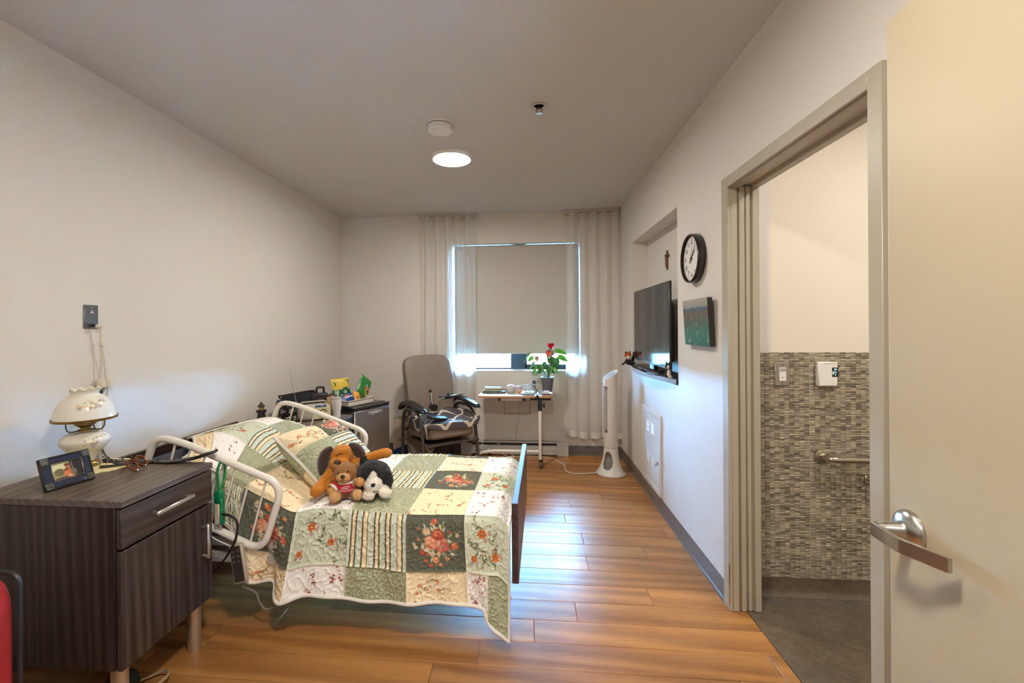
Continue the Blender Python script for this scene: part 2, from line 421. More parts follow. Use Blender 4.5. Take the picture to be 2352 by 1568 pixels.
# bathroom mosaic wall: sheet tiles, each with its own relief of sticks
stone = VC('mosaic_stone', .38)
def tile_mesh(seed, nc=13, nr=25, w=.32, h=.21):
    rs = np.random.RandomState(seed); cw, rh = w/nc, h/nr; V = []; F = []; C = []
    tones = np.array([lin(x) for x in ('8f8574', 'a59a86', '7a6f5e', 'b3a78f', '6a604f', '9a9180', 'c0b59c')])
    for r in range(nr):
        hh = rh
        for c in range(nc):
            x0, z0 = c*cw+.0004, r*rh+.0006; x1, z1 = (c+1)*cw-.0004, (r+1)*rh-.0006; d = -.0016-rs.uniform(0, .0012); o = len(V)
            e = .0006
            V += [(x0, 0, z0), (x1, 0, z0), (x1, 0, z1), (x0, 0, z1), (x0+e, d, z0+e), (x1-e, d, z0+e), (x1-e, d, z1-e), (x0+e, d, z1-e)]
            F += [(o+4, o+5, o+6, o+7), (o, o+1, o+5, o+4), (o+1, o+2, o+6, o+5), (o+2, o+3, o+7, o+6), (o+3, o, o+4, o+7)]
            k = tones[rs.choice(7, p=[.22, .22, .14, .16, .10, .10, .06])]*rs.uniform(.88, 1.1); C += [k]*8
    me = npmesh('tile', V, F, stone, False, np.array(C)).data; return me
bpy.data.objects.remove(bpy.data.objects['tile']) if 'tile' in bpy.data.objects else None
tms = []
for s_ in range(4):
    tms.append(tile_mesh(s_)); 
    for o in [o for o in COL.objects if o.name.startswith('tile')]: bpy.data.objects.remove(o)
grout = M('pale_grout', (.50, .46, .38), .8)
q = MB(); q.rbox(1.121, 2.95, 2.398, 2.401, .088, 1.257); q.build('grout_bed', grout, wall_bath)
for cx in range(6):
    for rz_ in range(6):
        z1 = 1.255-rz_*.2115; z0 = z1-.21
        if z0 < .08: sc = (z1-.089)/.21; z0 = .089
        else: sc = 1
        o = link('tile', tms[RND.randrange(4)], wall_bath, (1.126+cx*.3225-(.002), 2.398, z0)); o.scale = (1, 1, sc)
# flush access door in the wall under the window, on the right
ap = tag(link('wall_panel', None, None, (.1, 0, 0)), 'flush grey square access cover in the wall below the window', 'panel')
ap.location = (0, 0, 0)
q = MB(); q.rbox(-.262, .018, YB-.004, YB+.001, .446, .592, .001); q.build('cover', M('panel_paint', (.66, .63, .59), .55, var=.01), ap)
q = MB()
for a in ((-.267, -.2625), (.0185, .023)): q.rbox(a[0], a[1], YB-.002, YB+.001, .441, .597)
for a in ((.441, .4455), (.5925, .597)): q.rbox(-.2625, .0185, YB-.002, YB+.001, a[0], a[1])
q.build('shadow_gap', M('panel_gap_shade', (.15, .14, .13), .8), ap)
# ------------------------------------------------------------------ ceiling fixtures
def ceiling_lamp(loc, label, strength, group=None):
    t = thing('ceiling_lamp', label, 'lamp', loc, 0, group)
    q = MB(); q.lathe([(.128, -.012), (.132, -.022), (.138, -.025), (.146, -.022), (.149, -.012), (.149, 0)], n=56, caps=False); q.build('trim_ring', white_plastic, t)
    q = MB(); q.lathe([(0, -.021), (.06, -.021), (.110, -.019), (.1295, -.014), (.1295, -.008)], n=56)
    q.build('diffuser', EM('lamp_diffuser_%g' % strength, WARM, strength), t); return t
ceiling_lamp((-.548, 3.184, HC), 'lit round flush ceiling lamp in front of the window, past the smoke detector', CEIL_LAMP)
ceiling_lamp((-.15, .62, HC), 'lit round flush ceiling lamp over the entry, above and before the dresser', ENTRY_LAMP)
ceiling_lamp((1.95, 1.35, HC), 'lit round flush ceiling lamp in the tiled bathroom', BATH_LAMP)
ceiling_lamp((.1, -1.0, HC), 'lit round flush ceiling lamp in the corridor', CORR_LAMP)

t = thing('smoke_detector', 'white round smoke detector on the ceiling beside the lit lamp', 'detector', (-.532, 2.665, HC))
q = MB(); q.lathe([(.078, 0), (.078, -.010), (.074, -.012), (.074, -.014), (.077, -.016), (.075, -.044), (.070, -.048), (.0, -.048)], n=48)
q.build('housing', M('detector_white', (.74, .72, .68), .18), t)
q = MB(); q.lathe([(.0745, -.0115), (.079, -.0125), (.079, -.0145), (.0745, -.0155)], n=48, caps=False); q.build('seam_ring', M('seam_grey', (.2, .18, .16), .6), t)
t = thing('sprinkler_head', 'small chrome fire sprinkler head in the ceiling', 'sprinkler', (.072, 2.503, HC))
q = MB(); q.lathe([(.040, 0), (.042, -.004), (.036, -.009), (.029, -.005), (.026, 0)], n=32); q.build('escutcheon', chrome, t)
q = MB(); q.lathe([(.028, -.001), (.0, -.001)], n=24); q.cyl((0, 0, 0), (0, 0, -.018), .008, .006, 12)
for s in (-1, 1): q.tube([(s*.007, 0, -.006), (s*.014, 0, -.022), (s*.012, 0, -.034), (s*.002, 0, -.043)], .0022, 6)
q.build('body', M('bronze_dark', (.07, .05, .04), .4, .7), t)
q = MB(); q.lathe([(0, -.043), (.019, -.044), (.020, -.047), (0, -.048)], n=24); q.build('deflector', chrome, t)

# ------------------------------------------------------------------ blind, curtains, rails
t = Nt('blind_fabric'); v = t.coord('Object', (1, 1, 1)); nz = t.noise(420, 2, v)
t.l(t.ramp(nz.outputs['Fac'], [(.3, (.50, .47, .42)), (.7, (.58, .55, .50))]).outputs[0], t.p.inputs['Base Color']); t.set(Roughness=.85)
tl = t.n('BsdfTranslucent'); tl.inputs[0].default_value = (.5, .46, .4, 1); ms = t.n('MixShader'); ms.inputs[0].default_value = .036
t.l(t.p.outputs[0], ms.inputs[1]); t.l(tl.outputs[0], ms.inputs[2]); t.l(ms.outputs[0], t.out.inputs[0]); blind_m = t.m
bl = thing('roller_blind', 'beige roller blind drawn most of the way down the window', 'blind', (-.13, 4.905, 1.1))
q = MB(); q.rbox(-.668, .678, -.001, .001, 0, 1.20); q.build('fabric', blind_m, bl)
q = MB(); q.tube([(-.668, 0, .002), (.678, 0, .002)], .007, 8); q.build('hem_bar', M('blind_hem', (.56, .52, .45), .6), bl)
q = MB(); q.cyl((-.68, .020, 1.199), (.69, .020, 1.199), .018, n=20); q.build('roller_tube', M('roller_grey', (.4, .4, .38), .5), bl)
q = MB()
for k in range(60): q.ell((-.679, -.004, .10+k*.0178), .0028, None, 6, 4)
o = q.build('bead_chain', white_plastic, bl); o['kind'] = 'stuff'

t = Nt('sheer_voile'); v = t.coord('Object', (1, 1, 1)); nz = t.noise(300, 2, v)
d1 = t.n('BsdfDiffuse'); d1.inputs[0].default_value = (.92, .91, .89, 1); d2 = t.n('BsdfTranslucent'); d2.inputs[0].default_value = (.92, .91, .89, 1)
m1 = t.n('MixShader'); m1.inputs[0].default_value = .42; t.l(d1.outputs[0], m1.inputs[1]); t.l(d2.outputs[0], m1.inputs[2])
tr = t.n('BsdfTransparent'); m2 = t.n('MixShader'); lw = t.n('LayerWeight'); lw.inputs[0].default_value = .35
mr = t.n('MapRange'); mr.inputs[3].default_value = .46; mr.inputs[4].default_value = .85; t.l(lw.outputs['Facing'], mr.inputs[0]); t.l(mr.outputs[0], m2.inputs[0])
t.l(tr.outputs[0], m2.inputs[1]); t.l(m1.outputs[0], m2.inputs[2]); t.l(m2.outputs[0], t.out.inputs[0]); voile = t.m
def curtain(label, x0, x1, y, z0, nf, seed, spread=0.):
    rs = random.Random(seed); w = x1-x0
    t = thing('sheer_curtain', label, 'curtain', ((x0+x1)/2, y, z0), 0)
    ph = [rs.uniform(0, 6) for _ in range(4)]
    def fn(u, vv):
        z = vv*(2.615-z0); dn = 1-vv
        x = (u-.5)*w*(1+spread*dn)+.012*sin(2*pi*nf*u+ph[0])*dn*1.4+.010*sin(9*vv+ph[1])*dn*(u-.5)
        yy = .030*sin(2*pi*nf*u)*(1-.15*sin(3*vv+ph[2]))+.012*sin(2*pi*nf*.5*u+ph[3])*dn
        return (x, yy, z+(0.012*sin(2*pi*1.5*u+ph[1]))*(dn**6))
    q = MB(); q.grid(fn, 150, 40); q.build('voile', voile, t, 180)
    q = MB(); q.grid(lambda u, vv: (fn(u, 1)[0], fn(u, 1)[1]-.0015, 2.588-z0+vv*.03), 150, 2); q.build('header_tape', M('header_tape', (.62, .59, .54), .8), t, 180)
    q = MB(); q.grid(lambda u, vv: (fn(u, vv*.028)[0], fn(u, vv*.028)[1]-.0015, fn(u, vv*.028)[2]), 150, 3); q.build('hem', M('curtain_hem', (.72, .70, .66), .8), t, 180)
    return t
curtain('white sheer curtain hanging behind the high-backed armchair', -1.18, -.557, 4.772, .17, 5.5, 3, .0)
curtain('white sheer curtain hanging in the corner behind the tower fan', .407, .974, 4.772, .205, 5.0, 4, .06)
rail_m = M('curtain_track', (.50, .47, .42), .4)
for x0, x1, lb in ((-1.185, -.55, 'slim ceiling curtain track above the curtain by the armchair'), (.395, .978, 'slim ceiling curtain track above the curtain in the fan corner')):
    q = MB(); q.rbox(x0, x1, 4.752, 4.792, HC-.026, HC, .003); tk = tag(q.build('curtain_rail', rail_m), lb, 'curtain rail')
    q = MB()
    for k in range(6): q.rbox(x0+.03+k*(x1-x0-.06)/5-.006, x0+.03+k*(x1-x0-.06)/5+.006, 4.767, 4.777, HC-.036, HC-.024)
    o = q.build('glider', white_plastic, tk); o['kind'] = 'stuff'

# ------------------------------------------------------------------ baseboard heater
t = thing('baseboard_heater', 'long white electric baseboard heater on the floor under the window', 'heater', (-.157, 4.79, 0))
hm = M('heater_enamel', (.66, .64, .61), .4)
q = MB(); q.rbox(-.585, .585, .02, .04, 0, .147); q.prism([(-.03, .012), (-.036, .018), (-.036, .05), (-.030, .052), (-.036, .056), (-.036, .098), (-.030, .108), (-.02, .112), (0, .112), (0, .106), (-.026, .104), (-.026, .012)], -.5, .5, axes((0, 0, 0), (0, 1, 0), (0, 0, 1)))
q.rbox(-.5, .5, -.03, .04, .138, .147, .002); q.build('housing', hm, t)
for s in (-1, 1):
    q = MB(); q.rbox(s*.46, s*.585, -.0365, .04, 0, .148, .004); q.rbox(s*.46, s*.583, -.0372, -.03, .098, .100); q.rbox(s*.46, s*.583, -.0372, -.03, .052, .054); q.build('end_cover', hm, t)
q = MB(); q.rbox(-.47, .47, -.01, .02, .01, .14)
for k in range(90): q.rbox(-.465+k*.0104, -.463+k*.0104, -.028, -.01, .012, .136)
o = q.build('fin_element', M('heater_void', (.06, .06, .065), .6), t)
q = MB(); q.rbox(.50, .525, -.0372, -.0362, .064, .0655); q.build('maker_mark', M('mark_grey', (.3, .3, .3)), t)

# ------------------------------------------------------------------ TV, shelf, things on the shelf
scr = Nt('tv_screen'); scr.set(Base_Color=(.012, .013, .016), Roughness=.07, Specular_IOR_Level=.6); 
v = scr.coord(); scr.l(scr.ramp(scr.noise(3, 2, v).outputs['Fac'], [(0, (.010, .011, .013)), (1, (.016, .017, .02))]).outputs[0], scr.p.inputs['Base Color'])
tv = thing('television', 'flat black television standing on the curved shelf in the wall niche', 'television', (.952, 3.54, 1.10))
q = MB(); q.rbox(0, .016, -.492, .492, 0, .602, .003); q.rbox(.016, .046, -.46, .46, .05, .46, .012); q.build('casing', black_plastic, tv)
q = MB(); q.rbox(-.0008, .001, -.485, .485, .012, .596); q.build('screen', scr.m, tv)
q = MB(); q.rbox(-.0016, .001, -.485, .485, .002, .010); q.build('bottom_bezel', M('bezel_gloss', (.03, .035, .04), .12), tv)
q = MB(); q.box((.03, 0, -.0225), (.03, .12, .045), .006); q.box((.01, 0, -.045), (.10, .34, .010), .004); q.build('stand', black_plastic, tv)

shelf = thing('wall_shelf', 'dark bow-fronted shelf across the bottom of the wall niche', 'shelf', (XR, 3.622, 1.0))
q = MB(); n = 40; arc = [(-.012-.085*(1-(2*k/n-1)**2), -.628+1.256*k/n) for k in range(n+1)]
q.prism(arc+[(.139, .622), (.139, -.622), ], .012, .040); q.build('board', wood('shelf_laminate', '1b1512', '241c18', '2e241f', 1, .3, 20, 3, False, .02), shelf)
q = MB(); pts = [(x-.0005, y, .026) for x, y in arc]
vs = []; 
for x, y in arc: vs += [(x-.0022, y, .010), (x-.0022, y, .042)]
q.add(vs, [(2*i, 2*i+2, 2*i+3, 2*i+1) for i in range(n)]); q.build('edge_band', M('edge_band_lit', (.28, .29, .31), .2), shelf)  # brighter than the board: window light along the edge put into the colour

def cord(name, pts, r, mat, label, cat='cord', n=8, sm=8, group=None):
    q = MB(); q.tube(cr(pts, sm), r, n); return tag(q.build(name, mat), label, cat, group)
cord('tv_cable', [(.965, 3.30, 1.047), (.935, 3.36, 1.047), (.925, 3.42, 1.046), (.94, 3.5, 1.046), (.93, 3.56, 1.046), (.95, 3.62, 1.046)], .0032, M('grey_cable', (.32, .32, .33), .4), 'grey cable loop lying on the shelf under the television')
cord('black_cable', [(.98, 3.12, 1.046), (.94, 3.18, 1.048), (.915, 3.24, 1.046), (.92, 3.32, 1.052), (.95, 3.36, 1.046), (.97, 3.30, 1.046)], .0045, black_plastic, 'thick black cable coil lying at the near end of the shelf')
rm = thing('remote_control', 'black remote control lying on the curved shelf before the television', 'remote', (.925, 3.32, 1.048), rad(12))
q = MB(); q.box((0, 0, .0), (.042, .17, .016), .005); q.build('body', black_plastic, rm)
q = MB()
for i in range(3):
    for j in range(6): q.box((-.011+i*.011, -.05+j*.018, .0085), (.007, .008, .003), .001)
o = q.build('button', M('grey_rubber', (.2, .2, .21), .6), rm); o['kind'] = 'stuff'

# ------------------------------------------------------------------ clock
t = Nt('clock_lens'); tr = t.n('BsdfTransparent'); gs = t.n('BsdfGlossy'); gs.inputs['Roughness'].default_value = .04; mxs = t.n('MixShader'); mxs.inputs[0].default_value = .07
t.l(tr.outputs[0], mxs.inputs[1]); t.l(gs.outputs[0], mxs.inputs[2]); t.l(mxs.outputs[0], t.out.inputs[0]); lens_m = t.m
ck = thing('wall_clock', 'round white-faced wall clock with black numerals and dark rim', 'clock', (XR, 2.665, 1.790))
rotc = axes((0, 0, 0), (0, -1, 0), (0, 0, 1))      # local x -> toward the camera, y up, z out of the wall (-x)
q = MB(); q.lathe([(.139, 0), (.143, .006), (.143, .040), (.140, .046), (.134, .046), (.131, .041)], n=72, rot=rotc.to_3x3(), caps=False); q.build('rim', M('clock_rim', (.022, .020, .018), .22), ck)
q = MB(); q.lathe([(.132, .028), (0, .028)], n=72, rot=rotc.to_3x3(), caps=False); q.build('dial', M('clock_dial', (.80, .80, .79), .5, var=.01), ck)
ink = M('clock_ink', (.02, .02, .022), .5)
def cp(a, r, z): return rotc @ Vector((r*sin(a), r*cos(a), z))
for k in range(1, 13):
    a = 2*pi*k/12
    text(str(k), .039, ink, ck, axes(cp(a, .097, .0285), (0, -1, 0), (0, 0, 1)), .0004, 'numeral')
q = MB()
for k in range(12):
    a = 2*pi*k/12; c = cp(a, .122, .0288); q.box(c, (.001, .004, .004))
o = q.build('minute_dot', ink, ck); o['kind'] = 'stuff'
def hand(nm, a, l0, l1, w, z, m):
    d = Vector((sin(a), cos(a))); p = Vector((cos(a), -sin(a)))
    poly = [d*l0+p*w, d*l0-p*w, d*l1-p*w*.45, d*l1+p*w*.45]
    q = MB(); q.prism([tuple(x) for x in poly], z, z+.0012, rotc); q.build(nm, m, ck)
hand('hour_hand', rad(47), -.028, .066, .0042, .031, ink); hand('minute_hand', rad(43), -.032, .096, .0032, .033, ink); hand('second_hand', rad(17), -.03, .105, .0008, .035, ink)
q = MB(); q.lathe([(.006, .028), (.006, .037), (0, .037)], n=16, rot=rotc.to_3x3()); q.build('hub', ink, ck)
q = MB(); q.lathe([(.131, .041), (.09, .045), (.045, .047), (0, .048)], n=72, rot=rotc.to_3x3(), caps=False); q.build('lens', lens_m, ck)

# ------------------------------------------------------------------ photo block under the clock
pc = thing('landscape_picture', 'small unframed aerial landscape print on dark board below the clock', 'picture', (XR-.002, 2.585, 1.29), 0)
pc.rotation_euler = (0, -rad(3.2), 0)
q = MB(); q.rbox(-.030, -.004, -.182, .182, -.005, .258, .001); q.build('board', M('board_edge', (.028, .02, .016), .5), pc)
t = Nt('landscape_print'); v = t.coord('Object'); sx = t.n('SeparateXYZ'); t.l(v, sx.inputs[0])
n1 = t.noise(14, 6, v, .65); n2 = t.noise(26, 6, v, .75)
sub = t.n('Math', operation='MULTIPLY_ADD'); t.l(n1.outputs['Fac'], sub.inputs[0]); sub.inputs[1].default_value = .05; t.l(sx.outputs['Z'], sub.inputs[2])
rp = t.ramp(sub.outputs[0], [(0, lin('35655a')), (.09, lin('46705f')), (.15, lin('525f4c')), (.20, lin('6b5d4c')), (.232, lin('4f6377')), (.236, lin('8d8f8c')), (.29, lin('a9a59c'))])
hs = t.ramp(n2.outputs['Fac'], [(.55, (0, 0, 0)), (.68, (1, 1, 1))])
fl = t.ramp(sx.outputs['Z'], [(.14, (1, 1, 1)), (.19, (0, 0, 0))]); mu = t.n('Math', operation='MULTIPLY'); t.l(hs.outputs[0], mu.inputs[0]); t.l(fl.outputs[0], mu.inputs[1])
mm = t.n('Mix', data_type='RGBA'); t.l(mu.outputs[0], mm.inputs[0]); t.l(rp.outputs[0], mm.inputs[6]); mm.inputs[7].default_value = (*lin('a7ab8c'), 1)
t.l(mm.outputs[2], t.p.inputs['Base Color']); t.set(Roughness=.65, Specular_IOR_Level=.2)
q = MB(); q.rbox(-.0312, -.030, -.181, .181, -.004, .257); q.build('print', t.m, pc)

# ------------------------------------------------------------------ crucifix in the niche
cx = thing('crucifix', 'small brown wooden crucifix on the niche wall above the television', 'crucifix', (1.129, 3.646, 1.85))
q = MB(); q.rbox(-.012, 0, -.010, .010, 0, .154, .003); q.rbox(-.012, 0, -.045, .045, .098, .118, .003); q.build('cross', wood('cross_wood', '5d3215', '7d4820', '96602e', 2, .4, 12, 3, False), cx)
q = MB(); q.tube(cr([(-.017, 0, .02), (-.019, .001, .05), (-.018, 0, .085), (-.018, 0, .108)], 5), [.003]*5+[.004]*5+[.0052]*5+[.003], 8); q.ell((-.02, 0, .118), .006, None, 10, 8)
for s in (-1, 1): q.tube(cr([(-.017, s*.003, .106), (-.018, s*.02, .110), (-.016, s*.038, .113)], 4), .0022, 6)
q.build('figure', M('bronze', (.20, .12, .06), .35, .6), cx)

# ------------------------------------------------------------------ electrical access panel low on the right wall
ac = thing('access_panel', 'white louvred metal access panel low on the wall under the shelf', 'panel', (XR, 3.62, .115), 0)
pm = M('panel_enamel', (.70, .69, .66), .35, var=.015)
q = MB()
for s in (-1, 1): q.rbox(-.016, 0, s*.225, s*.266, 0, .612, .003)
q.rbox(-.016, 0, -.225, .225, .565, .612, .003); q.rbox(-.016, 0, -.225, .225, 0, .045, .003); q.build('frame', pm, ac)
q = MB(); q.rbox(-.004, 0, -.226, .226, .044, .566); q.build('gap_shade', M('panel_gap_shade', (.15, .14, .13), .8), ac)  # dark backing plate: shadow line between door and frame put into the colour
q = MB(); q.rbox(-.013, -.003, -.219, .219, .050, .560, .002); q.build('door', pm, ac)
slot = pm
for zc in (.18, .43):
    for yc in (-.06, .07):
        for k in range(6):
            q = MB(); q.add([(-.0128, yc-.035, zc+k*.0145), (-.0128, yc+.035, zc+k*.0145), (-.0165, yc+.035, zc+k*.0145), (-.0165, yc-.035, zc+k*.0145), (-.0128, yc-.035, zc+k*.0145+.005), (-.0128, yc+.035, zc+k*.0145+.005)], [(0, 1, 2, 3), (3, 2, 5, 4), (0, 3, 4), (1, 5, 2)])
            q.build('louvre', slot, ac)
q = MB(); q.box((-.014, -.19, .235), (.004, .020, .024), .002); q.lathe([(.006, 0), (.006, .004), (0, .004)], (-.013, -.15, .21), 12, axes((0, 0, 0), (0, -1, 0), (0, 0, 1)).to_3x3()); q.build('latch', black_plastic, ac)
q = MB(); q.rbox(-.0138, -.012, -.02, .015, .535, .541); q.build('maker_mark', M('mark_grey', (.3, .3, .3)), ac)

# ------------------------------------------------------------------ nurse-call plate and pendants on the left wall
cp_ = thing('wall_call_plate', 'grey steel wall plate with plugged cord above the milk-glass lamp', 'outlet', (XL, 1.939, 1.459))
q = MB(); q.rbox(0, .006, -.035, .035, -.057, .057, .002); q.build('plate', M('grey_steel_plate', (.20, .205, .22), .35, .8), cp_)
q = MB(); q.lathe([(.005, 0), (.004, .003), (0, .003)], (.006, 0, .044), 10, (0, pi/2, 0)); q.lathe([(.005, 0), (.004, .003), (0, .003)], (.006, 0, -.044), 10, (0, pi/2, 0)); q.build('screw', chrome, cp_)
q = MB()
for a in (90, 210, 330): q.tube([(.006, 0, .022), (.0095, .010*cos(rad(a)), .022+.010*sin(rad(a)))], .0022, 6)
q.lathe([(.004, 0), (.004, .004), (0, .004)], (.006, 0, .022), 10, (0, pi/2, 0)); q.build('call_symbol', M('symbol_white', (.75, .74, .72), .3), cp_)
cd1 = thing('call_pendant', 'white nurse-call pendant cords hanging from the steel wall plate', 'pendant', (XL, 1.945, 1.42))
ivory = M('ivory_plastic', (.68, .62, .52), .4)
q = MB(); q.cyl((.006, -.006, -.002), (.022, -.006, -.002), .007, n=12); q.build('black_collar', black_plastic, cd1)
q = MB(); q.box((.03, .008, -.006), (.016, .03, .018), .004); q.tube(cr([(.03, .018, -.012), (.029, .020, -.05), (.028, .022, -.072)], 5), .0035, 8); q.tube(cr([(.028, .024, -.108), (.022, .028, -.2), (.02, .024, -.262)], 6), .0028, 8); q.tube(cr([(.028, .026, -.108), (.022, .044, -.19), (.022, .052, -.262)], 6), .0028, 8); q.build('cord', ivory, cd1)
q = MB(); q.box((.028, .024, -.090), (.016, .020, .038), .005); q.build('splitter', ivory, cd1)
for y, rx in ((.022, 0), (.058, .12)):
    q = MB(); q.lathe([(.008, .0), (.016, -.006), (.019, -.018), (.0195, -.043), (0, -.043)], (.024, y, -.262), 20, (rx, 0, 0)); q.build('pendant_cap', ivory, cd1)
q = MB(); q.box((.024, .020, -.322), (.012, .016, .034), .003); q.build('black_plug', black_plastic, cd1)

# ------------------------------------------------------------------ bathroom fittings
sp = thing('motion_switch', 'white motion sensor switch in a steel plate on the mosaic wall', 'switch', (1.309, 2.396, 1.143))
q = MB(); q.rbox(-.036, .036, -.006, 0, -.059, .059, .002); q.build('plate', M('steel_plate_warm', (.40, .36, .30), .35, .7), sp)
q = MB(); q.rbox(-.0175, .0175, -.011, -.006, -.036, .034, .002); q.build('switch_body', white_plastic, sp)
q = MB(); q.rbox(-.0155, .0155, -.0125, -.011, .014, .031, .001); q.build('sensor_window', M('sensor_grey', (.40, .38, .36), .3), sp)
q = MB(); q.rbox(-.005, .005, -.0118, -.011, -.0175, -.0155)
for z in (.048, -.048): q.box((0, -.0065, z), (.006, .002, .006))
q.build('mark', M('mark_brown', (.12, .09, .06)), sp)
th = thing('thermostat', 'white wall thermostat with lit blue display on the mosaic wall', 'thermostat', (1.519, 2.396, 1.145))
q = MB(); q.rbox(-.047, .047, -.026, 0, -.062, .062, .005); q.build('casing', white_plastic, th)
q = MB(); q.rbox(.018, .0475, -.0266, -.0255, -.014, .034, .0003); q.build('display', M('display_black', (.01, .012, .014), .2), th)
blue = EM('display_blue', (.12, .65, .85), 1.2); grn = EM('display_green', (.5, .7, .2), .7)
for z, tx in ((.024, '24'), (.009, '21'), (-.005, '7')): text(tx, .013, blue, th, axes((.034, -.0268, z), (1, 0, 0), (0, 0, 1)), .0002, 'digit')
q = MB(); q.rbox(.021, .025, -.0269, -.0266, -.002, .014); q.build('indicator', grn, th)
text('PROTHERM WIFI', .0075, M('mark_grey', (.3, .3, .3)), th, axes((.008, -.0263, .054), (1, 0, 0), (0, 0, 1)), .0002, 'lettering')
gb = thing('grab_bar', 'brushed steel grab bar on the mosaic bathroom wall', 'grab bar', (1.50, 2.396, .722))
q = MB(); q.lathe([(0, .012), (.028, .012), (.036, .008), (.038, 0)], (0, 0, 0), 36, (pi/2, 0, 0)); q.build('flange', M('grab_steel', (.52, .47, .39), .25, 1.), gb)
q = MB(); q.tube(fillet([(0, 0, 0), (0, -.066, 0), (.92, -.066, 0), (.92, 0, 0)], .05, 8), .0165, 16); q.build('bar', M('grab_steel', (.52, .47, .39), .25, 1.), gb)
q = MB(); q.lathe([(0, .012), (.028, .012), (.036, .008), (.038, 0)], (.92, 0, 0), 36, (pi/2, 0, 0)); q.build('flange', M('grab_steel', (.52, .47, .39), .25, 1.), gb)
tp = thing('paper_holder', 'square steel paper holder under the grab bar', 'holder', (1.722, 2.396, .61))
q = MB(); q.box((0, -.008, 0), (.045, .016, .045), .003); q.tube(fillet([(0, -.012, 0), (0, -.06, -.004), (.16, -.075, -.006)], .015, 5), .009, 10); q.build('bracket', M('grab_steel', (.52, .47, .39), .25, 1.), tp)
# ------------------------------------------------------------------ dresser by the near end of the bed
ash_v = wood('grey_ash_shaded', '1d1614', '352a26', '51433c', 2, .42, 26, 3.2, True, .05)  # upright ash darkened: the trolley's shadow on the side put into the colour
ash_h = wood('grey_ash_along', '2c231f', '41352f', '584a43', 1, .42, 26, 3.2, True, .05)
ash_x = wood('grey_ash_lit_top', '4a3f39', '63574f', '7a6d64', 1, .38, 26, 3.2, True, .05)  # paler copy of the same ash: light on the top put into the colour
ds = thing('dresser', 'dark ash bedside cabinet with one drawer and one door on steel legs', 'cabinet', (-1.70, 1.62, 0))
q = MB(); q.rbox(-.300, .292, -.222, .222, .775, .800, .002); q.build('top', ash_x, ds)
q = MB(); q.rbox(-.298, .262, -.219, -.201, .205, .774, .001); q.rbox(-.298, .262, .201, .219, .205, .774, .001); q.rbox(-.298, .25, -.201, .201, .205, .225); q.rbox(-.298, -.28, -.201, .201, .205, .774); q.rbox(.20, .255, -.201, .201, .6, .62)
q.build('carcass', ash_v, ds)
dw = MB().rbox(.268, .288, -.218, .220, .630, .768, .0015).build('drawer', ash_h, ds)
dd = MB().rbox(.268, .288, -.218, .220, .205, .620, .0015).build('door', ash_v, ds)
hd = M('satin_handle', (.60, .60, .60), .3, .9, var=.03)
q = MB(); q.box((.314, -.005, .705), (.010, .185, .016), .004); 
for s in (-1, 1): q.tube(cr([(.286, -.005+s*.080, .705), (.300, -.005+s*.082, .705), (.312, -.005+s*.088, .705)], 4), .006, 8)
q.build('handle', hd, dw)
q = MB(); q.box((.314, .165, .475), (.010, .016, .150), .004)
for s in (-1, 1): q.tube(cr([(.286, .165, .475+s*.062), (.300, .165, .475+s*.064), (.312, .165, .475+s*.071)], 4), .006, 8)
q.build('handle', hd, dd)
for x, y in ((.235, -.175), (.235, .175), (-.25, -.175), (-.25, .175)):
    q = MB(); q.lathe([(.0, 0), (.026, 0), (.026, .008), (.0265, .21), (0, .21)], (x, y, 0), 28); q.build('leg', M('leg_aluminium', (.60, .53, .44), .35, .85, var=.03), ds)

# ------------------------------------------------------------------ hurricane lamp with milk-glass shade
def dist2(a, b, c): return np.sqrt(((a-np.array(b))**2).sum(1))
def blossoms(V, base, centers, seed=0, pal=None, up=.011, nb=14):
    """painted sprays of small flowers and leaves on a surface (V in metres)"""
    rs = np.random.RandomState(seed); C = np.tile(np.array(base), (len(V), 1))
    for c, axis, ln, n in centers:
        c = np.array(c); axis = np.array(axis)/np.linalg.norm(axis)
        for k in range(n):
            p = c+axis*rs.uniform(-ln, ln)+rs.normal(0, up*1.15, 3); d = np.linalg.norm(V-p, axis=1)
            colr = np.array(lin(['5a5a3c', '6e6a4a', '4a4c3a'][rs.randint(3)])); r = rs.uniform(.35, .6)*up
            C[d < r] = colr*.5+np.array(base)*.5
        for k in range(n//2):
            p = c+axis*rs.uniform(-ln, ln)*.9+rs.normal(0, up*.9, 3); d = np.linalg.norm(V-p, axis=1)
            r = rs.uniform(.55, .8)*up; colr = np.array(lin(['efe6c8', 'd9c79a', 'e9d9b0', 'b9a08f'][rs.randint(4)]))
            C[d < r] = colr; C[d < r*.3] = np.array(lin('8a7440'))
    return C
milk = VC('milk_glass', .16, Subsurface_Weight=0.0)
brass = M('antique_brass', (.30, .185, .055), .3, .95, var=.2, vs=40)
lp = thing('oil_style_lamp', 'milk-glass table lamp painted with small flowers on the dark dresser', 'lamp', (-1.925, 1.745, .8035))
q = MB(); q.lathe([(0, 0), (.050, 0), (.052, .004), (.050, .016), (.044, .022), (.036, .026), (0, .026)], n=40); q.build('foot', brass, lp)
LS = .70
def mg(nm, prof, c, cent, seed, wob=None):
    q = MB(); q.lathe([(r*LS, z) for r, z in prof], (0, 0, 0), 120, wob=wob, caps=False); o = q.build(nm, milk, lp, 60); V = np.array([v.co[:] for v in o.data.vertices]); paint(o.data, blossoms(V, (.76, .73, .62), cent, seed)); return o
def refine(pr, n=5):
    return [tuple(p)[0:3:2] for p in cr([(r, 0, z) for r, z in pr], n)]
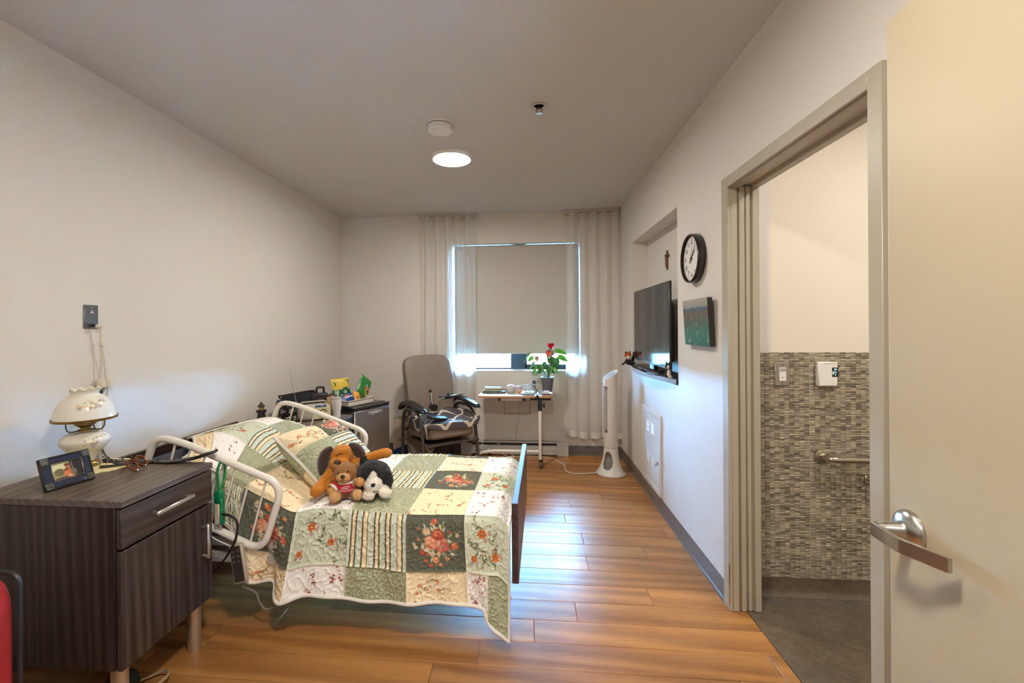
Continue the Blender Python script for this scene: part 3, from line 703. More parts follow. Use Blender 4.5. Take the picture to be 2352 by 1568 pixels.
mg('font', refine([(.046, .024), (.050, .034), (.072, .058), (.104, .084), (.121, .106), (.119, .122), (.092, .140), (.060, .150), (.035, .153)], 8), 0, [((.072, -.022, .118), (.3, .9, .25), .026, 44)], 2)
q = MB(); q.lathe([(r*.72, z) for r, z in [(.0, .152), (.034, .152), (.034, .160), (.024, .163), (.024, .168), (.050, .182), (.058, .192), (.060, .202), (.056, .205), (.060, .208), (.060, .216), (.052, .218), (.03, .22), (0, .22)]], n=40); q.build('burner', brass, lp)
q = MB()
for a in (20, 140, 260):
    ca, sa = cos(rad(a)), sin(rad(a)); q.tube(cr([(.02*ca, .02*sa, .160), (.052*ca, .052*sa, .158), (.069*ca, .069*sa, .17), (.072*ca, .072*sa, .205)], 6), .0024, 8)
q.build('shade_arm', M('dark_brass', (.06, .045, .03), .35, .8), lp)
q = MB(); q.lathe([(r*.70, z) for r, z in [(.150, .202), (.158, .204), (.160, .212), (.156, .214), (.152, .209), (.104, .206), (.104, .201), (.150, .202)]], n=64, caps=False); q.build('shade_ring', brass, lp)
def scal(i, a, r, z):
    return (r*(1+.035*cos(12*a)) if i >= 56 else r, z+(.004*cos(12*a) if i >= 56 else 0))
sh = refine([(.152, .210), (.148, .228), (.136, .258), (.114, .286), (.088, .304), (.074, .309), (.068, .314), (.070, .324), (.080, .334), (.086, .337)], 7)
mg('shade', sh, 0, [((.078, -.030, .275), (.35, .9, .12), .032, 52), ((.062, -.066, .270), (.6, .7, 0), .016, 16)], 4, scal)
cord('lamp_cord', [(-1.925+.03, 1.745+.05, .83), (-1.9, 1.83, .812), (-1.96, 1.86, .83), (-2.03, 1.88, .95), (-2.06, 1.90, 1.02)], .0028, M('brown_flex', (.03, .02, .015), .4), 'dark brown lamp flex looping behind the milk-glass lamp')
cord('gold_cord', [(-2.085, 2.002, 1.13), (-2.09, 2.0, 1.05), (-2.092, 1.985, .95), (-2.095, 1.98, .85), (-2.095, 1.98, .78)], .0028, M('gold_flex', (.55, .40, .16), .4), 'thin gold cord running down the wall behind the milk-glass lamp')
# doily
rs = random.Random(4); n = 72
poly = [((.118+.010*abs(sin(k*pi/6)))*cos(2*pi*k/n)*1.15, (.118+.010*abs(sin(k*pi/6)))*sin(2*pi*k/n)) for k in range(n)]
lace = Nt('crochet_lace'); v = lace.coord(); vo = lace.n('TexVoronoi', feature='DISTANCE_TO_EDGE'); vo.inputs['Scale'].default_value = 160; lace.l(v, vo.inputs['Vector'])
lace.l(lace.ramp(vo.outputs['Distance'], [(0, lin('f4eab8')), (.35, lin('c9bb84'))]).outputs[0], lace.p.inputs['Base Color']); lace.set(Roughness=.9); lace.bump(vo.outputs['Distance'], .8, .003); MATS['crochet_lace'] = lace.m
dl = tag(MB().prism(poly, 0, .003).build('doily', lace.m), 'cream crocheted doily under the milk-glass lamp', 'doily'); dl.location = (-1.885, 1.735, .8003); dl.rotation_euler = (0, 0, .5)

# framed family photograph
fr_ = thing('photo_frame', 'small blue and pewter photo frame with easel back on the dresser', 'photo frame', (-1.752, 1.530, .8005))
fr_.rotation_euler = Euler((0, 0, rad(-11)))
tilt = axes((0, 0, 0), (0, 1, 0), (-.34, 0, .94))   # local x along frame width, y up the frame, z out
blue_en = M('blue_enamel', (.004, .014, .045), .16, 0, var=.2, Coat_Weight=.6); pewter = M('pewter', (.10, .095, .08), .42, .85, var=.35, vs=160, bump=.6, bs=220)
w2, h2 = .079, .122
def fb(nm, mat_, *boxes):
    q = MB()
    for x0, x1, y0, y1, z0, z1 in boxes:
        t_ = MB(); t_.rbox(x0, x1, y0, y1, z0, z1, .0015); q.add([tilt @ Vector(p) for p in t_.v], t_.f)
    return q.build(nm, mat_, fr_)
fb('frame', M('frame_black', (.015, .015, .014), .35), (-w2, w2, 0, h2, -.008, 0), (-w2, w2, 0, .006, 0, .012), (-w2, w2, h2-.006, h2, 0, .012), (-w2, -w2+.006, 0, h2, 0, .012), (w2-.006, w2, 0, h2, 0, .012))
fb('enamel_border', blue_en, (-.062, .062, .006, .026, 0, .010), (-.062, .062, h2-.026, h2-.006, 0, .010), (-w2+.006, -.050, .02, h2-.02, 0, .010), (.050, w2-.006, .02, h2-.02, 0, .010))
for sx in (-1, 1):
    for cy in (.015, h2-.015): fb('corner_piece', pewter, (sx*.066-.013, sx*.066+.013, cy-.013, cy+.013, 0, .0125))
fb('inner_trim', M('silver_trim', (.6, .58, .52), .2, 1.), (-.050, .050, .026, .029, 0, .011), (-.050, .050, h2-.029, h2-.026, 0, .011), (-.050, -.047, .026, h2-.026, 0, .011), (.047, .050, .026, h2-.026, 0, .011))
# printed photograph: an abstract warm figure before pale foliage
gx, gy = 60, 44; V = []; 
for j in range(gy+1):
    for i in range(gx+1): V.append(tilt @ Vector((-.047+.094*i/gx, .029+.064*j/gy, .0015)))
U = np.array([(i/gx, j/gy) for j in range(gy+1) for i in range(gx+1)])
C = np.tile(np.array(lin('9a9068')), (len(U), 1)); C[U[:, 1] > .55] = lin('cfc58e'); C[(U[:, 0] > .62)] = lin('2b2a2e'); C[(U[:, 0] > .68) & (U[:, 0] < .72) & (U[:, 1] > .3)] = lin('6b6a66')
def blob(cx_, cy_, rx_, ry_, c): C[((U[:, 0]-cx_)/rx_)**2+((U[:, 1]-cy_)/ry_)**2 < 1] = lin(c)
blob(.25, .45, .16, .22, '6e6a4c'); blob(.5, .0, .5, .16, '4a3f3c'); blob(.54, .36, .13, .30, 'b8663f'); blob(.50, .30, .10, .14, 'd77b52'); blob(.55, .74, .09, .13, 'b06a45'); blob(.545, .83, .10, .08, '5f3c26'); blob(.66, .12, .10, .09, 'd0805c'); blob(.58, .14, .06, .06, 'c9bfa2'); blob(.48, .55, .08, .05, '4a3c44'); blob(.74, .3, .08, .22, '6e6a60')
F = [(j*(gx+1)+i, j*(gx+1)+i+1, (j+1)*(gx+1)+i+1, (j+1)*(gx+1)+i) for j in range(gy) for i in range(gx)]
npmesh('photograph', V, F, VC('photo_print', .3), True, C, fr_)
q = MB(); q.prism([(-.018, 0), (.018, 0), (.010, .09), (-.010, .09)], 0, .002, axes((-.074, 0, .001), (0, 1, 0), (.42, 0, .9))); q.build('easel', M('easel_grey', (.25, .23, .2), .5), fr_)

# eyeglasses and shoehorn
amber = Nt('tortoise_plastic'); v = amber.coord(); nz = amber.noise(70, 4, v); amber.l(amber.ramp(nz.outputs['Fac'], [(.35, lin('3a1606')), (.6, lin('8a3f12')), (.75, lin('b8621e'))]).outputs[0], amber.p.inputs['Base Color']); amber.set(Roughness=.12, Coat_Weight=.5)
sg = thing('eyeglasses', 'folded tortoiseshell eyeglasses lying on the dresser before the doily', 'eyeglasses', (-1.672, 1.735, .801), rad(18))
def loop(c, a, b_, tilt_=0.): return [Vector((c[0], c[1]+a*cos(2*pi*k/28), c[2]+b_*sin(2*pi*k/28)))+Vector((tilt_*sin(2*pi*k/28)*b_, 0, 0)) for k in range(28)]
q = MB()
for s in (-1, 1): q.tube(loop((0, s*.033, .024), .027, .021, -.8), .0042, 8, True)
q.tube(cr([(0, -.008, .032), (.003, 0, .036), (0, .008, .032)], 5), .003, 8)
q.build('rim', amber.m, sg)
for s in (-1, 1):
    q = MB(); lo = loop((0, s*.033, .024), .0255, .0195, -.8); q.add(lo, [tuple(range(28))])
    tg = Nt('lens_tint') if 'lens_tint' not in MATS else None
    if tg:
        tr = tg.n('BsdfTransparent'); tr.inputs[0].default_value = (.80, .66, .56, 1); gs = tg.n('BsdfGlossy'); gs.inputs['Roughness'].default_value = .03; mxs = tg.n('MixShader'); mxs.inputs[0].default_value = .10
        tg.l(tr.outputs[0], mxs.inputs[1]); tg.l(gs.outputs[0], mxs.inputs[2]); tg.l(mxs.outputs[0], tg.out.inputs[0]); MATS['lens_tint'] = tg.m
    q.build('lens', MATS['lens_tint'], sg)
for s, dz in ((1, 0), (-1, .006)):
    q = MB(); q.tube(cr([(0, s*.062, .036+dz*.5), (-.014, s*.064, .034+dz), (-.024, s*.03, .026+dz), (-.028, -s*.03, .016+dz), (-.026, -s*.062, .006+dz)], 6), [.003]*25, 8); q.build('temple', amber.m, sg)
sgd = thing('reading_glasses', 'dark-armed reading glasses resting by the foot of the milk-glass lamp', 'eyeglasses', (-1.775, 1.752, .806), rad(12))
q = MB(); q.tube(cr([(-.055, -.03, .006), (-.02, -.012, .003), (.03, .012, .004), (.085, .03, .006)], 8), [.0055]*25, 10); q.tube(cr([(-.03, .0, .03), (-.018, .0, .012), (.015, .022, .006), (.035, .03, .012), (.034, .028, .028), (.026, .026, .034)], 6), [.0045]*31, 10); q.build('temple', M('dark_horn', (.03, .022, .02), .2), sgd)
q = MB(); q.tube([Vector((-.05, -.012+.022*cos(2*pi*k/24), .022+.019*sin(2*pi*k/24))) for k in range(24)], .0016, 6, True); q.build('rim', chrome, sgd)
shn = thing('shoehorn', 'long black plastic shoehorn lying across the far edge of the dresser', 'shoehorn', (-1.70, 1.80, .802))
q = MB(); path = cr([(-.19, .005, .010), (-.08, .012, .007), (.05, .018, .006), (.12, .024, .007), (.20, .045, .014), (.27, .075, .034)], 8); L_ = len(path)
def shf(u, vv):
    i = min(int(u*(L_-1)), L_-1); p = path[i]; w = .016+.014*max(0, (u-.45)/.55)**.8*(1-max(0, (u-.9)/.1)**2*.55); s_ = (vv-.5)*2
    return (p.x+.15*s_*w, p.y+s_*w, p.z+.35*w*s_*s_*max(0, (u-.5)*2)-.004*(1-abs(s_))*0)
q.grid(shf, 48, 10); o = q.build('blade', M('black_gloss', (.018, .016, .016), .3), shn, 180); md = o.modifiers.new('t', 'SOLIDIFY'); md.thickness = .008; md.offset = 1
# ------------------------------------------------------------------ hospital bed (local x: foot 0 -> head -2, y: near 0 -> far .96)
BRZ = -rad(2.0)
bed = thing('hospital_bed', 'adjustable hospital bed with dark end boards and white tube rails, head raised', 'bed', (-.076, 1.87, 0), BRZ)
BM = Matrix.Translation((-.076, 1.87, 0)) @ Matrix.Rotation(BRZ, 4, 'Z')
board_m = wood('dark_walnut_laminate', '251a17', '3a2a26', '4d3a34', 1, .32, 18, 3, True, .03)
def board(nm, x0, x1, z0, z1):
    q = MB(); q.rbox(x0, x1, 0, .96, z0, z1, .002); return q.build(nm, board_m, bed)
board('footboard', .002, .030, .30, .643); board('headboard', -2.005, -1.978, .22, .748)
vinyl = M('navy_vinyl', (.012, .018, .045), .45, var=.1)
q = MB(); q.rbox(-1.0, -.02, .045, .915, .42, .552, .035); q.build('mattress_foot', vinyl, bed)
q = MB(); q.box((-1.44, .48, .545), (.98, .87, .12), .035, (0, rad(17), 0)); q.build('mattress_head', vinyl, bed)
grey_st = M('bed_grey_steel', (.50, .475, .44), .45, .1)
q = MB()
for y in (.06, .88): q.rbox(-1.95, -.02, y-.02, y+.02, .365, .410, .004); q.rbox(-1.9, -.1, y-.015, y+.015, .285, .335, .004)
q.box((-1.42, .06, .445), (.95, .03, .05), .004, (0, rad(17), 0)); q.box((-1.42, .90, .445), (.95, .03, .05), .004, (0, rad(17), 0))
for x in (-1.62, -1.0, -.62): q.rbox(x-.02, x+.02, .1, .86, .30, .34)
q.build('frame', grey_st, bed)
for x, y in ((-.62, .55), (-.62, .82), (-1.62, .60), (-1.62, .84)):
    q = MB(); q.rbox(x-.022, x+.022, y-.022, y+.022, .10, .30, .003); lg = q.build('leg', grey_st, bed)
    q = MB(); q.cyl((x, y-.014, .05), (x, y+.014, .05), .05, n=24); q.rbox(x-.012, x+.012, y-.02, y+.02, .05, .11); q.build('caster', black_plastic, lg)
q = MB(); q.rbox(-1.15, -.85, .32, .64, .20, .33, .02); q.build('motor', M('motor_grey', (.05, .05, .052), .5), bed)
def rail(Y, nm, dz=0.):
    P = [(-1.79, Y, .622+dz), (-1.695, Y, .885+dz), (-1.56, Y, .865+dz), (-1.045, Y, .682+dz), (-1.145, Y, .372+dz)]
    pts = fillet(P, .085, 8, True)
    q = MB(); q.tube(pts, .0165, 16, True); r = q.build(nm, white_metal, bed)
    for k in range(7):
        q = MB(); x = -1.585+k*.0765; zt = .865-.355*(x+1.56)+dz; xb = x-.083; zb = .622-.387*(xb+1.79)+dz
        q.cyl((x, Y, zt-.008), (xb, Y, zb+.008), .0052, n=10); q.build('spindle', white_metal, r)
    q = MB(); q.box((-1.39, Y+(.02 if Y < .5 else -.02), .62+dz), (.028, .012, .30), .003, (0, rad(17), 0)); q.build('mounting_bar', white_metal, r); return r
rail(.004, 'side_rail'); rail(.992, 'side_rail')

# ------------------------------------------------------------------ quilt: every patch a piece of its own
T0, RR = .03, .05
def sstep(x): x = np.clip(x, 0, 1); return x*x*(3-2*x)
def ztop(s, t):
    u = np.clip((t-T0)/.90, 0, 1); ed = sstep(u/.25)*sstep((1-u)/.2)
    z = .566+.205*sstep((s-.98)/.66)
    z = z+.062*np.exp(-((s-1.60)/.20)**2)*ed-.03*sstep((s-1.80)/.2)
    z = z+.006*np.sin(9*s+3*t)*np.sin(7*t+2*s)-.022*np.exp(-((s-1.02)/.07)**2)
    return z-.055*sstep((.075-s)/.085)**1.2
def hem(s):
    h = .405-.17*sstep((s-1.20)/.12)-.07*sstep((s-1.34)/.2)
    return h+.04*sstep((.135-s)/.03)+.038*np.clip((.13-s)/.06, 0, 1)+.008*np.sin(11*s+.6)
def surf(a, b):
    tt = np.clip(b/.9, 0, 1)
    ae = 1.60+.35*sstep(tt/.5)
    s = np.where(a < 1.27, a, 1.27+(a-1.27)*(ae-1.27)/.73)
    bb = np.maximum(b, -hem(s))
    q = bb; arc = RR*pi/2
    ph = np.clip(-q/RR, 0, pi/2); h = np.maximum(-q-arc, 0)
    t = np.where(q >= 0, T0+RR+q, T0+RR-RR*np.sin(ph)); dz = np.where(q >= 0, 0, -RR*(1-np.cos(ph)))-h
    hf = np.clip(h/.3, 0, 1.6)
    wav = .007*np.sin(2*pi*s/.37+.4)+.006*np.sin(2*pi*s/.19+2.+3*hf)
    t = t-hf*(.030+wav)-.055*np.exp(-((s-.99)/.085)**2)*hf+.06*np.exp(-((s-1.12)/.05)**2)*hf
    # far side drop
    far = np.maximum(q-(.90-RR), 0); pf = np.clip(far/RR, 0, pi/2); hf2 = np.maximum(far-arc, 0)
    t = np.where(far > 0, T0+.90-0.0-RR+RR*np.sin(pf)+RR, t); dz = np.where(far > 0, -RR*(1-np.cos(pf))-hf2, dz)
    z = ztop(s, np.clip(t, 0, .95))+dz
    z = np.where(q < 0, ztop(s, np.full_like(t, T0+RR))+dz, z)
    s2 = s-.02*hf*np.sin(5*s)*np.clip(s/.2, 0, 1)
    return np.stack([-s2, t, z], -1)
_rs = np.random.RandomState(3); _K = [( _rs.uniform(0, 2*pi), _rs.uniform(130, 250), _rs.uniform(0, 6)) for _ in range(7)]
def stitch(a, b):
    n = sum(np.sin((np.cos(th)*a+np.sin(th)*b)*k+p) for th, k, p in _K)/2.0
    return 1-np.exp(-(n/.42)**2)
class Print:
    """flat print on a patch: p,q are metres on the cloth from the patch's corner"""
    def __init__(s, p, q, base, seed): s.p, s.q = p, q; s.C = np.tile(np.array(base, float), (len(p), 1)); s.rs = np.random.RandomState(seed)
    def ell(s, x, y, rx, ry, ang, c, al=1.):
        ca, sa = cos(ang), sin(ang); dx, dy = s.p-x, s.q-y; u = (dx*ca+dy*sa)/rx; v = (-dx*sa+dy*ca)/ry
        w = np.clip((1.12-np.sqrt(u*u+v*v))/.24, 0, 1)[:, None]*al; s.C = s.C*(1-w)+np.array(lin(c))*w
    def leaf(s, x, y, l, ang, c): s.ell(x+.5*l*cos(ang), y+.5*l*sin(ang), l*.5, l*.17, ang, c)
    def stem(s, x, y, l, ang, c, w=.0016, curl=0.):
        n = max(2, int(l/.006)); 
        for k in range(n):
            s.ell(x, y, l/n*.8, w, ang, c); x += l/n*cos(ang); y += l/n*sin(ang); ang += curl/n
        return x, y, ang
    def flower(s, x, y, r, c, mid, n=6):
        a0 = s.rs.uniform(0, 6)
        for k in range(n): s.ell(x+r*.55*cos(a0+2*pi*k/n), y+r*.55*sin(a0+2*pi*k/n), r*.5, r*.42, a0+2*pi*k/n, c)
        s.ell(x, y, r*.33, r*.33, 0, mid)
    def rose(s, x, y, r, cs):
        s.ell(x, y, r, r*.92, s.rs.uniform(0, 3), cs[0])
        for k in range(14):
            rr = r*(1-k/15.); a = s.rs.uniform(0, 6.28); s.ell(x+rr*.55*cos(a), y+rr*.55*sin(a), rr*.55, rr*.26, a+pi/2, cs[1+k % (len(cs)-1)], .8)
def prints(kind, p, q, L, H, seed):
    rs = np.random.RandomState(seed+50)
    if kind == 'white':
        P = Print(p, q, lin('efece7'), seed)
        for k in range(20):
            x, y = rs.uniform(.015, L-.015), rs.uniform(.012, H-.012); a = rs.uniform(0, 6.3)
            if k % 3 == 0:
                P.stem(x, y, .016, a, '6a6a50', .0013); 
                for j in range(3): P.flower(x+rs.normal(0, .007), y+rs.normal(0, .007), .0055, ['8e2f2a', 'a5423a', 'c08a74'][j], '3a1a18', 5)
            elif k % 3 == 1: P.flower(x, y, .0048, '9a3a34', 'd9a45c', 5)
            else: P.leaf(x, y, .012, a, '8a8a70'); P.ell(x, y, .003, .003, 0, '8e2f2a')
    elif kind == 'green':
        P = Print(p, q, lin('9fa282'), seed)
        n = sum(np.sin((np.cos(th)*p*1.9+np.sin(th)*q*1.9)*k+ph+seed) for th, k, ph in _K[:6])/1.8
        m2 = sum(np.sin((np.cos(th+1)*p*2.6+np.sin(th+1)*q*2.6)*k+ph*2+seed) for th, k, ph in _K[1:6])/1.6
        w = np.clip((np.abs(n)-.35)*3, 0, 1)*np.clip((m2+.2)*3, 0, 1); P.C = P.C*(1-w[:, None]*.62)+np.array(lin('c6c8ac'))*w[:, None]*.62
        w = np.clip((-m2-.5)*2.5, 0, 1)[:, None]*.5; P.C = P.C*(1-w)+np.array(lin('80866a'))*w
    elif kind == 'cream':
        P = Print(p, q, lin('ecdab6'), seed)
        for k in range(10):
            x, y = rs.uniform(.02, L-.02), rs.uniform(.02, H-.02); a = rs.uniform(0, 6.3); ex, ey, ea = P.stem(x, y, .05, a, '8a7a52', .0012, rs.uniform(-2, 2))
            for j in range(5): P.leaf(x+(ex-x)*j/4, y+(ey-y)*j/4, .011, a+rs.uniform(-1.4, 1.4), '7c7654')
            P.flower(ex, ey, rs.uniform(.006, .0095), ['c9502c', 'd9783a', 'c46a48'][k % 3], 'f0d08a', 5)
            P.flower(x, y, .005, 'b96a52', 'f0d08a', 5)
    elif kind == 'stripe':
        P = Print(p, q, lin('ccd3c0'), seed); per = L/5.
        u = np.mod(p-.004, per); P.C[(u > per*.33) & (u < per*.67)] = lin('ead6ad')
        for e in (.30, .70): P.C[np.abs(u-per*e) < .0032] = lin('4b4935')
    elif kind == 'mint':
        P = Print(p, q, lin('cbd1ba'), seed)
        for k in range(14):
            x, y = rs.uniform(.02, L-.02), rs.uniform(.02, H-.02); a = rs.uniform(0, 6.3); ex, ey, ea = P.stem(x, y, .045, a, '77795a', .0013, rs.uniform(-2.5, 2.5))
            for j in range(6): P.leaf(x+(ex-x)*j/5, y+(ey-y)*j/5, rs.uniform(.012, .02), a+rs.uniform(-1.5, 1.5), ['6c7052', '8b9070', '565a44'][j % 3])
        for k in range(20): P.ell(rs.uniform(0, L), rs.uniform(0, H), .0032, .0028, 0, ['9a3a30', 'c9783e', '7c3028'][k % 3])
        for fx, fy, r in ((.30, .34, .017), (.62, .72, .020), (.78, .28, .014)):
            fx += rs.uniform(-.06, .06); fy += rs.uniform(-.06, .06)
            P.flower(fx*L, fy*H, r, 'cf6a26', 'f0c070', 6); P.ell(fx*L, fy*H, r*.36, r*.36, 0, '5a2a18'); P.ell(fx*L, fy*H, r*.16, r*.16, 0, 'eed9a0')
            for j in range(2):
                x, y = fx*L+r*1.5*cos(j*1.2+fx*5), fy*H+r*1.5*sin(j*1.2+fx*5); P.ell(x, y, .0065, .0075, j, '8e2f2a'); P.ell(x, y, .0035, .0042, j, 'd8c8b0')
    else:  # bouquet
        P = Print(p, q, lin('5c5e4c'), seed); cx_, cy_ = L*.47, H*.52
        for k in range(38):
            a = rs.uniform(0, 6.3); r = rs.uniform(.03, .10); P.leaf(cx_+r*cos(a)*.8, cy_+r*sin(a)*.8, rs.uniform(.018, .03), a+rs.uniform(-.7, .7), ['a5ad8c', 'c2c8a8', '8b9474', 'd8d6b4'][k % 4])
        for k in range(22):
            a = rs.uniform(0, 6.3); r = rs.uniform(.05, .108); P.flower(cx_+r*cos(a), cy_+r*sin(a), rs.uniform(.006, .011), ['e3d6b4', 'd98a62', 'c9543a', 'ead2a0'][k % 4], 'a06a3a', 5)
        for x, y, r, cs in ((-.018, -.012, .034, ('b4604c', 'd08a72', '9c4638', 'e2a88e')), (.03, -.004, .030, ('d88a66', 'eab08c', 'c06c4c', 'f0c4a2')), (-.004, .030, .028, ('aa4a30', 'cc6a44', '8a3420', 'dc8a5c')),
                            (.048, .044, .017, ('e0c098', 'f0dab4', 'c89a6c')), (-.075, -.02, .016, ('cf6a48', 'e08a68', 'b04c34')), (.012, .085, .015, ('c9603c', 'e08a5c', 'a8452c')), (.01, -.075, .014, ('e09058', 'f0b880', 'c86c38')), (.07, -.045, .012, ('b8452e', 'd8704a', '98331f'))):
            P.rose(cx_+x, cy_+y, r, cs)
    return P.C
cloth = VC('printed_cotton', .82, .12, 700., Sheen_Weight=.05)
def qmesh(name, parent, fn, p0, p1, q0, q1, kind, seed, res=.0034, puff=.0052, up=None, mat_=None):
    nu, nv = max(4, int((p1-p0)/res)), max(4, int((q1-q0)/res)); u = np.linspace(p0, p1, nu+1); v = np.linspace(q0, q1, nv+1)
    A, B = np.meshgrid(u, v); A, B = A.ravel(), B.ravel(); e = .003
    X = fn(A, B); du = fn(A+e, B)-fn(A-e, B); dv = fn(A, B+e)-fn(A, B-e); N = np.cross(du, dv); N /= np.linalg.norm(N, axis=1)[:, None]+1e-9
    if up is not None: N *= up
    de = np.minimum(np.minimum(A-p0, p1-A), np.minimum(B-q0, q1-B)); sm = 1-np.exp(-(np.maximum(de, 0)/.005)**2)
    X = X+N*((puff*stitch(A, B))*(.35+.65*sm)-.0035*(1-sm))[:, None]
    col_ = prints(kind, A-p0, B-q0, p1-p0, q1-q0, seed)
    i, j = np.meshgrid(np.arange(nu), np.arange(nv)); o = (j*(nu+1)+i).ravel(); F = np.stack([o, o+1, o+nu+2, o+nu+1], 1)
    return npmesh(name, X, F, cloth, True, col_, parent)
quilt = thing('patchwork_quilt', 'floral patchwork quilt spread over the hospital bed, corner hanging by the footboard', 'quilt', (-.076, 1.87, 0), BRZ)
CE = [.012, .21, .475, .74, 1.005, 1.27, 1.535, 1.80, 2.0]; RE = [-.52, -.27, -.03, .25, .525, .795, 1.06]
TY = 'MBSMBSMB'; KA = dict(M='mint', B='bouquet', S='stripe'); KB = dict(M='white', B='cream', S='green')
for j in range(6):
    for i in range(8):
        if j == 0 and i > 5: continue
        kind = (KA if j % 2 else KB)[TY[i]]; rs_ = .0034 if j < 4 else .007
        if i > 5: rs_ = .005
        if (i, j) == (4, 3): kind = 'cream'
        if j == 0 and i == 0:
            qmesh('patch', quilt, surf, .012, .105, RE[0], RE[1], 'green', 900); qmesh('patch', quilt, surf, .105, .21, RE[0], RE[1], 'white', 901); continue
        qmesh('patch', quilt, surf, CE[i], CE[i+1], RE[j], RE[j+1], kind, i*10+j, rs_)
ivory_c = M('ivory_binding', (.74, .71, .65), .85, var=.04, vs=60, bump=.3, bs=300)
aa = np.linspace(.012, 2.0, 260); edge = surf(aa, np.full_like(aa, -.52)); e2 = surf(np.full(60, .012), np.linspace(-.52, -.02, 60))
q = MB(); q.tube([Vector(p) for p in edge], .0075, 8); q.tube([Vector(p) for p in e2], .006, 8); q.build('binding', ivory_c, quilt)
bh = np.linspace(-.1, .9, 80); e3 = surf(np.full(80, 2.0), bh); q = MB(); q.tube([Vector(p) for p in e3], .006, 8); q.build('binding', ivory_c, quilt)

# ------------------------------------------------------------------ quilted sham leaning on the raised head
SO = np.array([-1.125, 2.41, .695]); Ev = np.array([-.76, .14, .63]); Ev /= np.linalg.norm(Ev); Eu = np.array([.04, .997, .06]); Eu -= Ev*Eu.dot(Ev); Eu /= np.linalg.norm(Eu); En = np.cross(Eu, Ev)
sham = thing('pillow_sham', 'quilted patchwork pillow sham propped against the raised bed head behind the plush toys', 'pillow', tuple(SO), 0)
SW, SH, ST = .51, .41, .092
def shf_(sign):
    def fn(a, b):
        u, v = np.clip(a/(SW/2), -1, 1), np.clip(b/(SH/2), -1, 1)
        th = ST*np.sqrt(np.clip(1-u**4, 0, 1))*np.sqrt(np.clip(1-v**4, 0, 1))*(1-.25*u*u*v*v)
        x = a*(1-.07*(1-v*v)*np.abs(u)**2*0-.05*(1-np.abs(v))*np.abs(u)**3); y = b*(1-.06*(1-np.abs(u))*np.abs(v)**3)
        return Eu[None]*x[:, None]+Ev[None]*y[:, None]+En[None]*(sign*th+.03*(a/SW)**2-.02)[:, None]
    return fn
fr1 = shf_(1.)
um, vm = -.02, .055
qmesh('patch', sham, fr1, -SW/2, um, -SH/2, vm, 'green', 301); qmesh('patch', sham, fr1, um, SW/2, vm, SH/2, 'bouquet', 302); qmesh('patch', sham, fr1, -SW/2, um, vm, SH/2, 'cream', 303)
def strp(a, b): return fr1(b, a)
qmesh('patch', sham, strp, -SH/2, vm, um, SW/2, 'stripe', 304, up=-1)
bk = shf_(-1.)
qmesh('patch', sham, bk, -SW/2, 0, -SH/2, -.04, 'cream', 305, .005, up=-1); qmesh('patch', sham, bk, -SW/2, 0, -.04, SH/2, 'green', 306, .005, up=-1); qmesh('patch', sham, bk, 0, SW/2, -SH/2, SH/2, 'bouquet', 307, .007, up=-1)
ring = [(u, -1) for u in np.linspace(-1, 1, 30)]+[(1, v) for v in np.linspace(-1, 1, 24)]+[(u, 1) for u in np.linspace(1, -1, 30)]+[(-1, v) for v in np.linspace(1, -1, 24)]
rp_ = fr1(np.array([r[0] for r in ring])*SW/2, np.array([r[1] for r in ring])*SH/2)
q = MB(); q.tube([Vector(p) for i, p in enumerate(rp_) if i % 1 == 0 and (i == 0 or np.linalg.norm(p-rp_[i-1]) > 1e-4)], .0085, 10, True); q.build('piping', ivory_c, sham)
